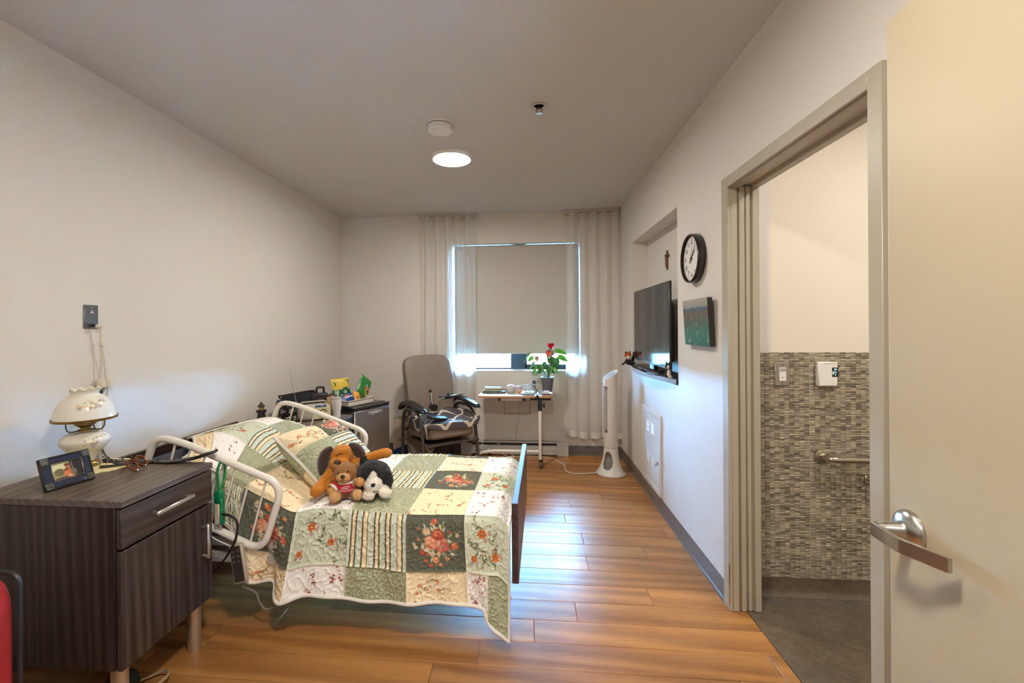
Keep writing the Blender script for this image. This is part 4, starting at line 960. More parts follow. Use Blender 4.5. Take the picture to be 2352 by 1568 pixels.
# ------------------------------------------------------------------ plush toys: one continuous body each
plush_m = VC('plush_pile', .95, .9, 260., Sheen_Weight=.12, Sheen_Roughness=.6)
def plush(root, name, prims, voxel=.005, fur=.0025, seed=0):
    """prims: ('e', centre, radii, rot, colour) or ('c', p0, p1, r0, r1, colour); colour follows the nearest primitive"""
    q = MB()
    for p in prims:
        if p[0] == 'e': q.ell(p[1], p[2], p[3], 20, 14)
        else:
            a, b_ = Vector(p[1]), Vector(p[2]); n = 7
            for k in range(n): q.ell(a.lerp(b_, k/(n-1)), p[3]+(p[4]-p[3])*k/(n-1), None, 14, 10)
    me = q.mesh(name, plush_m, 0); o = link(name, me); md = o.modifiers.new('r', 'REMESH'); md.mode = 'VOXEL'; md.voxel_size = voxel; md.use_smooth_shade = True
    sm = o.modifiers.new('s', 'SMOOTH'); sm.factor = .5; sm.iterations = 4
    dg = bpy.context.evaluated_depsgraph_get(); me2 = bpy.data.meshes.new_from_object(o.evaluated_get(dg)); bpy.data.objects.remove(o)
    n = len(me2.vertices); V = np.zeros(n*3); me2.vertices.foreach_get('co', V); V = V.reshape(-1, 3); Nn = np.zeros(n*3); me2.vertices.foreach_get('normal', Nn); Nn = Nn.reshape(-1, 3)
    best = np.full(n, 1e9); C = np.zeros((n, 3)); rs = np.random.RandomState(seed)
    for p in prims:
        if p[0] == 'e':
            R3 = np.array(Euler(p[3]).to_matrix()) if p[3] else np.eye(3); r = np.array(p[2] if isinstance(p[2], (tuple, list)) else (p[2],)*3)
            L = (V-np.array(p[1])) @ R3; d = (np.linalg.norm(L/r, axis=1)-1)*r.min(); c = lin(p[4])
        else:
            a, b_ = np.array(p[1]), np.array(p[2]); t = np.clip(((V-a) @ (b_-a))/((b_-a) @ (b_-a)), 0, 1); d = np.linalg.norm(V-a-t[:, None]*(b_-a), axis=1)-(p[3]+(p[4]-p[3])*t); c = lin(p[5])
        m_ = d < best-.0008; best[m_] = d[m_]; C[m_] = c
    ws = sum(np.sin(V @ (rs.normal(0, 1, 3)*k)+rs.uniform(0, 6)) for k in (160, 240, 330, 420, 500))/5
    V = V+Nn*(fur*ws)[:, None]; C = np.clip(C*(1+.22*ws[:, None]), 0, 1)
    me2.vertices.foreach_set('co', V.astype(np.float32).ravel()); me2.materials.clear(); me2.materials.append(plush_m); paint(me2, C)
    me2.polygons.foreach_set('use_smooth', [True]*len(me2.polygons)); me2.update(); return link(name, me2, root)
bead = M('glossy_bead', (.008, .007, .007), .08)
F2 = Vector((.40, -.91, 0)).normalized(); S2 = Vector((.91, .40, 0)).normalized()      # toys face the doorway
def rel(o): return lambda f, s, u: Vector(o)+F2*f+S2*s+Vector((0, 0, u))
def eyes(root, P, r=.006, nm='eye'):
    for p in P: q = MB(); q.ell(p, r, None, 12, 8); q.build(nm, bead, root)

# golden dog with chocolate ears
OR, CH = 'bf7410', '3a1c12'
dg_ = thing('plush_dog', 'golden plush dog with floppy chocolate ears, an arm over the black dog', 'plush toy'); r_ = rel((-.972, 2.208, .580))
body = [('e', r_(0, .02, .055), (.068, .062, .075), None, OR), ('e', r_(0, 0, .150), (.062, .058, .056), None, OR), ('e', r_(.045, -.012, .128), (.050, .044, .036), None, OR), ('e', r_(.01, .005, .178), (.046, .046, .032), None, OR),
        ('c', r_(.02, -.045, .088), r_(.09, -.098, .030), .027, .031, OR), ('c', r_(.09, -.098, .030), r_(.125, -.12, .024), .031, .029, OR), ('e', r_(.12, -.112, .026), (.036, .036, .026), None, OR),
        ('c', r_(.01, .055, .110), r_(.0, .14, .128), .026, .024, OR), ('c', r_(0, .14, .128), r_(.01, .215, .146), .024, .026, OR), ('e', r_(.012, .225, .146), (.034, .030, .026), None, OR),
        ('c', r_(.03, .05, .03), r_(.12, .105, .026), .032, .030, OR), ('e', r_(.125, .108, .032), (.032, .034, .034), None, OR), ('c', r_(.03, -.03, .03), r_(.10, -.05, .024), .032, .028, OR)]
plush(dg_, 'body', body, seed=1)
for s, pts in ((-1, [(0, -.044, .196), (.0, -.076, .170), (.006, -.094, .12), (.010, -.100, .066)]), (1, [(0, .034, .202), (-.002, .068, .184), (0, .098, .142), (.0, .110, .096)])):
    q = MB(); path = cr([r_(*p) for p in pts], 6)
    q.tube(path, [.012+.017*sin(pi*min(1, k/17.)) for k in range(len(path))], 12); e_ = q.build('ear', M('chocolate_plush', (.042, .016, .009), .95, var=.25, vs=120, bump=.8, bs=260, Sheen_Weight=.4), dg_)
q = MB(); q.ell(r_(.088, -.020, .142), (.017, .019, .015), None, 16, 10); q.build('nose', M('chocolate_nose', (.05, .02, .012), .6), dg_)
q = MB(); q.tube(cr([r_(.02, -.062, .09), r_(.045, -.07, .07), r_(.05, -.085, .05)], 5), [.014]*11, 10); q.build('neck_ribbon', M('blue_satin', (.03, .13, .38), .3), dg_)
q = MB(); q.tube(cr([r_(.060, -.03, .171), r_(.058, -.012, .176), r_(.055, .008, .176)], 4), .0022, 6); q.build('brow_stitch', M('stitch_brown', (.08, .03, .01), .8), dg_)

# black and white dog lying down
BK, WH = '07070a', 'ddd5c6'
bw = thing('plush_collie', 'fluffy black and white plush dog lying on its paws, right of the others', 'plush toy'); r_ = rel((-.765, 2.12, .578))
body = [('e', r_(0, 0, .085), (.082, .074, .072), (0, 0, rad(24)), BK), ('e', r_(-.005, -.045, .06), (.045, .045, .06), None, BK), ('e', r_(-.005, .048, .058), (.042, .045, .058), None, BK), ('e', r_(-.11, -.01, .06), (.075, .075, .06), None, BK),
        ('e', r_(-.17, -.045, .10), (.045, .045, .055), None, BK), ('e', r_(-.175, -.040, .150), (.018, .018, .018), None, WH),
        ('e', r_(.072, -.010, .062), (.042, .046, .040), None, WH), ('e', r_(.066, -.016, .100), (.022, .015, .036), None, WH), ('e', r_(.015, -.012, .118), (.058, .064, .046), None, BK), ('e', r_(.045, -.064, .072), (.030, .022, .050), None, BK), ('e', r_(.045, .058, .070), (.030, .022, .050), None, BK), ('c', r_(.0, -.03, .03), r_(.085, -.032, .026), .026, .025, WH), ('e', r_(.10, -.034, .024), (.030, .026, .022), None, WH),
        ('c', r_(.0, .04, .03), r_(.085, .040, .026), .026, .026, WH), ('e', r_(.10, .044, .026), (.032, .030, .024), None, WH)]
plush(bw, 'body', body, .0045, .004, 2)
q = MB(); q.ell(r_(.112, -.014, .076), (.011, .013, .009), None, 14, 10); q.build('nose', bead, bw)
eyes(bw, [r_(.074, -.044, .098), r_(.077, .022, .100)], .005)
q = MB(); q.tube([r_(.116, -.014, .070), r_(.114, -.013, .046)], .0013, 6); q.tube(cr([r_(.108, -.032, .048), r_(.114, -.013, .044), r_(.106, .008, .047)], 4), .0013, 6); q.build('mouth_stitch', bead, bw)

# small tan bear in a red shirt
TN, LT, PD = '8a5a2a', 'c08a4c', 'c99a62'
br = thing('plush_bear', 'small tan plush bear in a red shirt, in front of the golden dog', 'plush toy'); r_ = rel((-.885, 2.055, .578))
body = [('e', r_(0, 0, .048), (.048, .048, .052), None, '7a4a1e'), ('e', r_(0, 0, .115), (.056, .056, .050), None, TN), ('e', r_(.036, -.010, .108), (.036, .032, .028), None, PD), ('e', r_(-.005, -.050, .145), (.014, .017, .017), None, TN), ('e', r_(-.005, .052, .143), (.014, .017, .017), None, TN),
        ('c', r_(.005, -.040, .068), r_(.035, -.066, .046), .018, .019, LT), ('c', r_(.005, .040, .072), r_(.048, .062, .078), .018, .022, LT), ('e', r_(.052, .064, .080), (.022, .024, .024), None, LT),
        ('c', r_(.01, -.03, .022), r_(.058, -.047, .022), .026, .027, TN), ('e', r_(.068, -.050, .028), (.020, .028, .028), (0, 0, rad(-66)), PD), ('c', r_(.01, .035, .022), r_(.06, .048, .024), .026, .027, TN), ('e', r_(.070, .052, .028), (.020, .027, .027), (0, 0, rad(-66)), PD)]
plush(br, 'body', body, .004, .0018, 3)
q = MB(); q.ell(r_(.070, -.014, .122), (.011, .010, .008), None, 12, 8); q.build('nose', bead, br)
eyes(br, [r_(.050, -.034, .134), r_(.050, .012, .136)], .0042)
q = MB(); q.tube([r_(.073, -.013, .116), r_(.071, -.012, .104)], .001, 6); q.tube(cr([r_(.062, -.028, .100), r_(.071, -.012, .1035), r_(.062, .006, .100)], 4), .001, 6); q.build('mouth_stitch', bead, br)
red = M('red_jersey', (.40, .008, .012), .75, var=.12, vs=60, bump=.25, bs=300)
RB = Matrix((S2, -F2, Vector((0, 0, 1)))).transposed()
q = MB(); q.lathe([(.053, .036), (.0545, .045), (.0535, .058), (.047, .070), (.038, .080)], r_(0, 0, 0), 36); q.tube([r_(.002, -.034, .070), r_(.022, -.055, .056)], [.023, .024], 16, caps=False); q.tube([r_(.002, .034, .072), r_(.026, .052, .074)], [.023, .025], 16, caps=False); q.build('shirt', red, br)
wht = M('white_rib', (.74, .72, .70), .8)
q = MB(); q.tube([r_(0, 0, .078)+Vector((.040*cos(2*pi*k/30), .040*sin(2*pi*k/30), 0)) for k in range(30)], .0062, 8, True); q.build('collar', wht, br)
q = MB(); q.tube([r_(.021, -.054, .0565), r_(.028, -.062, .052)], [.0246, .0240], 16, caps=False); q.tube([r_(.025, .0515, .0738), r_(.031, .055, .075)], [.0256, .0252], 16, caps=False); q.build('cuff', wht, br)
def curved_text(body_, size, zc, s0=0., R_=.0552):
    tx = text(body_, size, wht, br, Matrix.Identity(4), .0003)
    for v in tx.data.vertices:
        a = (v.co.x+s0)/R_; rr = R_+v.co.z; p = r_(0, 0, zc+v.co.y)+F2*(rr*cos(a))+S2*(rr*sin(a)); v.co = p
    return tx
curved_text('POMPANO BEACH', .0088, .0475, -.002)
q = MB()
def onb(x, z, R_=.0548): return r_(0, 0, z)+F2*(R_*cos(x/R_))+S2*(R_*sin(x/R_))
q.tube(cr([onb(-.022, .055), onb(-.018, .062), onb(-.006, .066), onb(.006, .067), onb(.016, .066)], 4), .0011, 6)
for x, z, rr in ((-.012, .058, .003), (-.002, .059, .0042), (.006, .057, .003), (.014, .062, .0024)): q.ell(onb(x, z), (rr, rr, rr*.9), None, 10, 6)
q.build('shirt_emblem', wht, br)
# small figures on the shelf
cat = thing('cat_figurine', 'small black and white cat figure at the near end of the curved shelf', 'figurine', (0, 0, 0)); r_ = rel((.955, 3.085, 1.0405))
plush(cat, 'body', [('e', r_(-.01, .008, .030), (.026, .022, .032), None, BK), ('e', r_(.008, -.004, .034), (.013, .012, .026), None, WH), ('e', r_(0, 0, .080), (.022, .021, .022), None, BK), ('e', r_(.012, -.008, .076), (.014, .013, .016), None, WH), ('e', r_(-.004, -.014, .102), (.006, .005, .010), None, BK), ('e', r_(-.004, .013, .102), (.006, .005, .010), None, BK), ('c', r_(.01, -.010, .02), r_(.022, -.012, .006), .007, .006, WH), ('c', r_(.01, .004, .02), r_(.022, .004, .006), .007, .006, WH)], .0025, .0004, 4)
eyes(cat, [r_(.023, -.013, .082), r_(.024, .002, .083)], .0022)
fx = thing('fox_figurine', 'orange and black plush figure at the far end of the curved shelf', 'figurine'); r_ = rel((.925, 4.09, 1.0405))
plush(fx, 'body', [('e', r_(0, .005, .022), (.04, .05, .022), None, '1a1716'), ('e', r_(.01, -.03, .04), (.025, .03, .02), None, '1a1716'), ('e', r_(.0, -.02, .092), (.030, .030, .030), None, 'b8521a'), ('e', r_(.018, -.026, .074), (.020, .019, .020), None, 'd8cdb8'), ('e', r_(.018, -.01, .03), (.016, .018, .016), None, 'b05a1c'), ('c', r_(0, .03, .05), r_(-.01, .06, .10), .016, .014, '241512'), ('e', r_(-.012, .062, .102), (.020, .018, .022), None, '6b2f14'), ('e', r_(.0, .0, .116), (.008, .01, .013), None, '1a1512'), ('e', r_(.0, -.044, .114), (.008, .01, .012), None, '1a1512'), ('c', r_(.02, .01, .07), r_(.02, .018, .03), .008, .008, '1a1512'), ('c', r_(.0, -.045, .03), r_(.01, -.085, .012), .010, .008, '1a1716')], .003, .003, 5)
eyes(fx, [r_(.030, -.032, .094), r_(.030, -.010, .094)], .003)
# ------------------------------------------------------------------ high-backed armchair
CA = rad(37.6)
ch = thing('armchair', 'taupe high-backed care armchair with grey tube frame and black arm pads', 'armchair', (-.892, 4.372, 0), CA)
taupe = M('taupe_upholstery', (.235, .185, .15), .55, var=.05, vs=20, bump=.12, bs=180)
tube_m = M('graphite_tube', (.10, .092, .088), .35, .4, var=.05)
pad_m = M('black_arm_pad', (.012, .014, .016), .34, var=.1)
for s in (-1, 1):
    x = s*.29
    q = MB(); q.tube(fillet([(x, .29, 0), (x, .255, .585), (x, -.18, .60), (x*1.0, -.285, 0)], .17, 10), .0165, 16); q.build('frame_tube', tube_m, ch)
    q = MB(); q.tube(fillet([(x, .262, .355), (x*.86, .262, .355), (x*.86, .20, .235), (x*.86, -.20, .235), (x*.86, -.262, .30), (x, -.258, .30)], .05, 6), .010, 10); q.build('seat_support', tube_m, ch)
    def padf(u, v):
        p = cr([(x, .33, .555), (x, .24, .622), (x, .08, .648), (x, -.12, .632), (x, -.275, .606)], 8); i = min(int(u*(len(p)-1)), len(p)-1); c = p[i]; a = 2*pi*v
        e = (1-abs(2*u-1)**8)**.5; return (c.x+.042*e*cos(a)*(1 if abs(cos(a)) > 0 else 1), c.y, c.z+.024*e*np.sign(sin(a))*abs(sin(a))**.6)
    q = MB(); q.grid(padf, 32, 20); q.build('arm_pad', pad_m, ch, 60)
    q = MB(); q.lathe([(.009, 0), (.0085, .012), (0, .012)], (x+s*.02, -.270, .588), 12); q.build('pad_plug', M('green_plug', (.02, .28, .12), .4), ch)
q = MB(); q.tube([(-.29, -.272, .285), (.29, -.272, .285)], .010, 10); q.tube([(-.29, .258, .36), (.29, .258, .36)], .010, 10); q.box((0, .02, .275), (.46, .42, .014), .003); q.build('cross_rail', tube_m, ch)
q = MB(); q.tube([(0, .05, .27), (0, .05, .07)], .014, 10); q.box((0, .05, .055), (.03, .10, .05), .006); q.build('recline_strut', black_plastic, ch)
q = MB(); q.tube(fillet([(-.02, .05, .20), (-.16, -.12, .18), (-.27, -.26, .27)], .05, 5), .005, 8); q.tube(fillet([(.02, .05, .20), (.12, -.02, .22), (.25, -.2, .27)], .05, 5), .005, 8); q.build('recline_cable', white_metal, ch)
def seatf(u, v):
    x = (u-.5)*2; y = (v-.5)*2; return None
def cushion(q, c, sx, sy, sz, n=14, pw=5., rot=None, arch=None):
    """soft block: superellipsoid"""
    Rm = Euler(rot).to_matrix() if rot else Matrix.Identity(3)
    def f(u, v):
        a = 2*pi*u; b_ = pi*(v-.5); g = lambda t, e: np.sign(t)*abs(t)**e
        e1, e2 = 2/pw, 2/pw
        p = Vector((sx*g(cos(b_), e1)*g(cos(a), e2), sy*g(cos(b_), e1)*g(sin(a), e2), sz*g(sin(b_), e1)))
        if arch: p = arch(p)
        return Rm @ p + Vector(c)
    q.grid(f, n*4, n*2); return q
q = MB(); cushion(q, (0, -.01, .385), .262, .275, .078, 16, 6., (rad(-5), 0, 0), lambda p: p+Vector((0, 0, .012*(1-(p.x/.262)**2))) if p.z > 0 else p); q.build('seat_cushion', taupe, ch, 60)
q = MB(); q.ell((-.2635, -.16, .38), (.003, .010, .018), None, 10, 8); q.build('seat_button', chrome, ch)
def backarch(p):
    k = (p.z+.36)/.72; p = p.copy(); p.x *= 1-.10*(1-k)+.035*sin(pi*k*.9); p.z += .018*(1-(p.x/.27)**2) if p.z > .2 else 0; p.y += -.03*sin(pi*k)*(1 if p.y < 0 else .6); return p
q = MB(); cushion(q, (0, .27, .745), .268, .055, .345, 18, 7., (rad(-11), 0, 0), backarch); q.build('backrest', taupe, ch, 60)
q = MB(); q.tube(fillet([(-.2, .235, .30), (-.2, .315, .60), (-.2, .36, .95), (.2, .36, .95), (.2, .315, .60), (.2, .235, .30)], .06, 6), .011, 10); q.build('back_frame', tube_m, ch)

# trellis-print cloth over the seat
tc = thing('seat_cloth', 'grey and cream trellis-print cloth draped over the armchair seat', 'cloth', (-.892, 4.372, 0), CA)
nu, nv = 110, 110; U, Vv = np.meshgrid(np.linspace(0, 1, nu+1), np.linspace(0, 1, nv+1)); U, Vv = U.ravel(), Vv.ravel()
x = (U-.5)*.70; y = -.345+Vv*.56
cl = lambda x_, y_: .470+.024*np.clip((y_+.25)/.5, 0, 1)+.012*(1-(x_/.262)**2)
xx = np.clip(x, -.272, .272); over = np.abs(x)-.272; yy = np.clip(y, -.292, .3); ov2 = -.292-y
z = cl(xx, yy)+.007*np.sin(23*x+14*y)+.006*np.sin(31*y-12*x+1)+.055*np.exp(-((x-.14)/.10)**2-((y-.12)/.12)**2)
ol = np.where((x < 0) & (over > 0), over, 0); orr = np.where((x > 0) & (over > 0), over, 0)
px_ = np.where(ol > 0, -.280-.008*np.sin(20*y), np.where(orr > 0, .27+orr*.3, x)); z = np.where(ol > 0, cl(-.272, yy)-ol*1.2, z); z = z+np.where(orr > 0, orr*.55, 0)
py_ = np.where(ov2 > 0, -.298, y); z = z-np.where(ov2 > 0, ov2*(1.0+.5*np.sin(9*x+1)), 0)
# trellis of wavy ogee lines
def ogee(a, b):
    P_ = .27; S_ = P_/4*np.sin(2*pi*b/.34); d1 = np.abs((a-S_+P_/2) % P_-P_/2); d2 = np.abs((a+S_) % P_-P_/2); return np.minimum(d1, d2)
g = ogee(x+.02, y*1.2); C = np.where((g < .021)[:, None], np.array(lin('d9cfbf'))[None], np.array(lin('565259'))[None]); C = C*(1-.06*np.sin(60*x)[:, None]*np.sin(50*y)[:, None])
i, j = np.meshgrid(np.arange(nu), np.arange(nv)); o_ = (j*(nu+1)+i).ravel()
o = npmesh('cloth', np.stack([px_, py_, z+.012], 1), np.stack([o_, o_+1, o_+nu+2, o_+nu+1], 1), VC('trellis_cotton', .85), True, C, tc)
md = o.modifiers.new('t', 'SOLIDIFY'); md.thickness = .004
bp = thing('black_pouch', 'soft black oval pad lying on the trellis cloth of the armchair', 'pad', (-.892, 4.372, 0), CA)
q = MB(); cushion(q, (-.125, -.20, .532), .115, .075, .022, 12, 2.6, (rad(4), rad(10), rad(25))); q.build('pad', M('black_neoprene', (.008, .012, .016), .5, bump=.2), bp)
ha = thing('holder_arm', 'chrome holder arm with black joints clamped on the far armrest', 'holder', (-.892, 4.372, 0), CA)
q = MB(); q.cyl((-.09, -.02, .60), (-.105, .0, .752), .0115, n=14); q.tube(fillet([(-.075, -.02, .61), (.0, .02, .668), (.075, .04, .672)], .03, 6), .0105, 12); q.cyl((.11, .05, .675), (.33, .10, .688), .010, n=12); q.build('rod', M('polished_chrome', (.75, .74, .72), .15, 1.), ha)
q = MB(); q.cyl((-.105, -.002, .748), (-.107, .0, .776), .014, n=14); q.cyl((-.085, -.055, .60), (-.08, .015, .60), .036, n=24); q.box((.115, .045, .675), (.10, .035, .032), .006); q.box((.03, .04, .685), (.05, .014, .014), .003); q.cyl((.12, .045, .69), (.12, .045, .715), .013, n=14); q.build('joint', black_plastic, ha)

# ------------------------------------------------------------------ overbed table
ot = thing('overbed_table', 'wheeled overbed table with maple top and white post in front of the window', 'table', (0, 4.56, 0))
maple = wood('maple_laminate', 'a8764a', 'c08d5e', 'd0a074', 0, .35, 12, 2.5, False, .02); lam = M('pale_laminate', (.62, .53, .44), .3, var=.03, vs=8)
def rrect(x0, x1, y0, y1, r): return [tuple(p)[:2] for p in fillet([(x0, y0, 0), (x1, y0, 0), (x1, y1, 0), (x0, y1, 0)], r, 6, True)]
for nm, a, c in (('tabletop', -.500, .083), ('tilting_top', .103, .236)):
    q = MB(); q.prism(rrect(a, c, -.20, .20, .035), .690, .708); o = q.build(nm, maple, ot); q = MB(); q.prism(rrect(a+.002, c-.002, -.198, .198, .034), .7082, .7092); q.build('laminate', lam, o)
q = MB(); q.rbox(.02, .225, -.17, .17, .662, .688, .008); q.rbox(.083, .103, -.19, .19, .668, .722, .004); q.rbox(.095, .135, -.19, -.13, .56, .67, .005); q.rbox(-.30, -.28, -.185, .1, .655, .69, .003); q.rbox(-.06, -.03, -.185, .1, .655, .69, .003); q.build('bracket', M('blue_black_plastic', (.012, .02, .03), .4), ot)
q = MB(); q.cyl((.128, -.17, .615), (.155, -.18, .615), .008, n=10); q.tube(cr([(.155, -.18, .60), (.158, -.18, .63), (.150, -.18, .645)], 4), .006, 8); q.ell((.157, -.18, .60), .010, None, 10, 8); q.build('height_lever', M('blue_black_plastic', (.012, .02, .03), .4), ot)
q = MB(); q.rbox(.100, .130, -.185, -.150, .075, .60, .006); q.build('post', white_metal, ot)
q = MB(); q.tube([(.115, -.20, .085), (.115, .20, .085)], .016, 14); q.build('base_runner', white_metal, ot)
q = MB(); q.tube(fillet([(.105, -.02, .11), (-.38, -.02, .11), (-.50, -.06, .10), (-.53, -.13, .08)], .10, 8), .018, 14); q.tube([(-.42, -.02, .105), (-.42, .12, .085)], .014, 12); q.build('base_tube', white_metal, ot)
q = MB(); q.rbox(-.28, -.05, -.17, .14, .655, .689, .004); q.build('under_tray', M('tray_cream', (.66, .62, .55), .45), ot)
def castor(x, y, par):
    q = MB(); q.cyl((x-.012, y, .032), (x+.012, y, .032), .032, n=22); q.rbox(x-.016, x+.016, y-.01, y+.025, .04, .085, .004); o = q.build('caster', black_plastic, par)
    q = MB(); q.cyl((x-.0125, y, .032), (x+.0125, y, .032), .018, n=16); q.tube([(x, y+.0325*cos(2*pi*k/22), .032+.0325*sin(2*pi*k/22)) for k in range(22)], .0045, 6, True); q.build('tyre', M('tyre_grey', (.22, .21, .20), .6), o)
for x, y in ((.118, -.205), (.125, .195), (-.53, -.02), (-.42, .13)): castor(x, y, ot)
# things on the table
TZ = .7095
def onT(name, label, cat, x, y, rz=0., dz=0.): return thing(name, label, cat, (x, y, TZ+dz), rz)
bx = onT('tin_box', 'flat slate-blue case at the bottom of the stack on the overbed table', 'box', -.355, 4.60); q = MB(); q.rbox(-.118, .118, -.085, .085, 0, .022, .003); q.build('body', M('slate_case', (.09, .12, .14), .4), bx); q = MB(); q.rbox(-.012, .008, -.0865, -.084, .009, .0125); q.build('badge', M('badge_silver', (.55, .56, .56), .3), bx)
bk1 = onT('notebook', 'yellow-edged notebook in the middle of the stack on the overbed table', 'book', -.372, 4.61, 0, .0222); q = MB(); q.rbox(-.094, .094, -.07, .07, 0, .003); q.rbox(-.094, .094, -.07, .07, .014, .017); q.build('cover', M('teal_cover', (.08, .15, .15), .5), bk1); q = MB(); q.rbox(-.092, .091, -.068, .068, .003, .014); q.build('pages', M('yellow_pages', (.72, .58, .26), .7), bk1)
bk2 = onT('green_book', 'green book on top of the stack on the overbed table', 'book', -.368, 4.61, rad(3), .0394); q = MB(); q.prism([(-.088, .020), (-.08, 0), (.086, 0), (.088, .003), (.088, .018)], -.06, .06, axes((0, 0, 0), (1, 0, 0), (0, 0, 1))); q.build('cover', M('sage_cover', (.13, .20, .17), .5), bk2); q = MB(); q.prism([(-.084, .016), (-.078, .004), (.0885, .004), (.0885, .014)], -.058, .0605, axes((0, 0, 0), (1, 0, 0), (0, 0, 1))); q.build('pages', M('white_pages', (.72, .72, .68), .7), bk2)
sp_ = onT('smart_speaker', 'white fabric ball speaker on the overbed table beside the book stack', 'speaker', -.180, 4.56); q = MB(); q.lathe([(0, 0), (.028, 0), (.036, .006), (.0445, .022), (.048, .044), (.045, .064), (.035, .080), (.018, .090), (0, .092)], n=40); q.build('fabric_shell', M('white_mesh_fabric', (.66, .66, .67), .85, bump=.7, bs=900), sp_); q = MB(); q.lathe([(0, -.0), (.03, 0), (.031, .004), (.028, .005)], n=32); q.build('base_ring', M('speaker_grey', (.35, .35, .36)), sp_)
tb = onT('lidded_tub', 'small white-lidded pink print tub beside the ball speaker', 'tub', -.098, 4.60); q = MB(); q.lathe([(0, 0), (.026, 0), (.029, .05), (0, .05)], n=28); q.build('tub', M('pink_print', (.72, .52, .62), .5, var=.3, vs=70), tb); q = MB(); q.lathe([(.031, .05), (.031, .066), (.026, .070), (0, .070)], n=28); q.build('lid', M('lid_white', (.74, .72, .73), .3), tb)
so = onT('orange_sachet', 'small crumpled orange sachet between the tub and the clear box', 'sachet', -.085, 4.52, rad(20)); q = MB(); cushion(q, (0, 0, .02), .024, .012, .02, 8, 3., None, lambda p: p+Vector((.003*sin(300*p.z), .003*sin(200*p.x), 0))); q.build('sachet', M('orange_foil', (.72, .36, .12), .35, var=.3, vs=60), so)
cb = onT('clear_box', 'clear plastic box of white tissues on the overbed table', 'box', .005, 4.60)
ct = Nt('clear_plastic'); tr = ct.n('BsdfTransparent'); tr.inputs[0].default_value = (.93, .96, .98, 1); gs = ct.n('BsdfGlossy'); gs.inputs['Roughness'].default_value = .08; df = ct.n('BsdfDiffuse'); df.inputs[0].default_value = (.75, .8, .84, 1); m1 = ct.n('MixShader'); m1.inputs[0].default_value = .5; ct.l(gs.outputs[0], m1.inputs[1]); ct.l(df.outputs[0], m1.inputs[2]); m2 = ct.n('MixShader'); m2.inputs[0].default_value = .28; ct.l(tr.outputs[0], m2.inputs[1]); ct.l(m1.outputs[0], m2.inputs[2]); ct.l(m2.outputs[0], ct.out.inputs[0])
q = MB(); q.prism(rrect(-.075, .075, -.05, .05, .012), 0, .085); q.build('box', ct.m, cb); q = MB(); cushion(q, (-.005, 0, .035), .062, .04, .03, 10, 2.5, None, lambda p: p+Vector((.004*sin(120*p.y), .004*sin(150*p.x), .006*sin(90*p.x+70*p.y)))); q.build('tissue', M('tissue_white', (.76, .76, .76), .9), cb)
bg_ = onT('plastic_bag', 'small crumpled pale blue plastic bag at the front of the overbed table', 'bag', .005, 4.45, rad(8)); q = MB(); cushion(q, (0, 0, .018), .075, .045, .018, 12, 2.4, None, lambda p: p+Vector((.006*sin(90*p.y), .006*sin(110*p.x+2), .008*sin(80*p.x)*sin(95*p.y)*(1 if p.z > 0 else 0)))); q.build('bag', M('pale_blue_film', (.42, .66, .74), .25, var=.15, vs=30), bg_)
ph = onT('cordless_phone', 'dark cordless handset standing in its cradle beside the plant pot', 'phone', .062, 4.66); q = MB(); q.box((0, 0, .062), (.036, .022, .118), .006, (rad(-8), 0, 0)); q.build('handset', M('handset_navy', (.03, .045, .06), .4), ph); q = MB(); q.box((0, .004, .058), (.044, .014, .135), .004, (rad(-8), 0, 0)); q.box((0, .0, .012), (.05, .05, .024), .005); q.build('cradle', white_plastic, ph)
tn = onT('plastic_tumbler', 'small clear plastic tumbler at the front of the tilting tabletop', 'tumbler', .128, 4.46); q = MB(); q.lathe([(0, .001), (.019, .001), (.024, .045), (.0225, .045), (.018, .004), (0, .004)], n=24); q.build('glass', ct.m, tn)
np_ = onT('napkin_stack', 'small brown box topped with white napkins on the tilting tabletop', 'napkins', .188, 4.44, rad(-4)); q = MB(); q.rbox(-.045, .045, -.04, .04, 0, .022, .002); q.build('box', M('brown_card', (.24, .15, .11), .7), np_); q = MB(); q.prism([(-.05, -.045), (.056, -.05), (.05, .045), (-.052, .042)], .0222, .0245); q.build('napkin', M('napkin_white', (.76, .77, .77), .9), np_); q = MB(); cushion(q, (-.005, 0, .034), .032, .03, .0105, 9, 3.); q.build('soft_pack', M('pack_white', (.72, .72, .72), .4), np_)

# anthurium in a grey pot
pot = thing('potted_anthurium', 'potted red anthurium with glossy leaves on the overbed table by the window', 'plant', (.200, 4.60, TZ))
q = MB(); q.lathe([(0, 0), (.044, 0), (.047, .004), (.0655, .15), (.0685, .158), (.0685, .164), (.0645, .164), (.060, .14), (0, .14)], n=44); q.build('pot', M('slate_pot', (.15, .15, .165), .45), pot)
q = MB(); q.lathe([(.062, .142), (.03, .148), (0, .146)], n=24); q.build('soil', M('dark_soil', (.03, .02, .014), .95, var=.5, vs=90, bump=1., bs=120), pot)
def heartf(L, Wd, cup, droop):
    pts = []
    def f(u, v):
        t = v; w = Wd*(max(0, sin(pi*min(1, (t*.92+.10))))**.8)*(1-.35*t)*(1.25 if t < .3 else 1.25-.25*(t-.3)/.7); s = (u-.5)*2
        y = L*t-(.16*L*(1-abs(s))*max(0, 1-t*6))*0-.10*L*abs(s)*max(0, 1-t*4)
        return (s*w, y, cup*s*s*w-droop*L*t*t)
    return f
leaf_ms = [M('leaf_green', (.035, .16, .035), .28, var=.25, vs=30), M('leaf_bright', (.10, .40, .04), .3, var=.2, vs=30), M('leaf_pale', (.16, .34, .20), .3, var=.2, vs=30)]
for lm in leaf_ms: pass
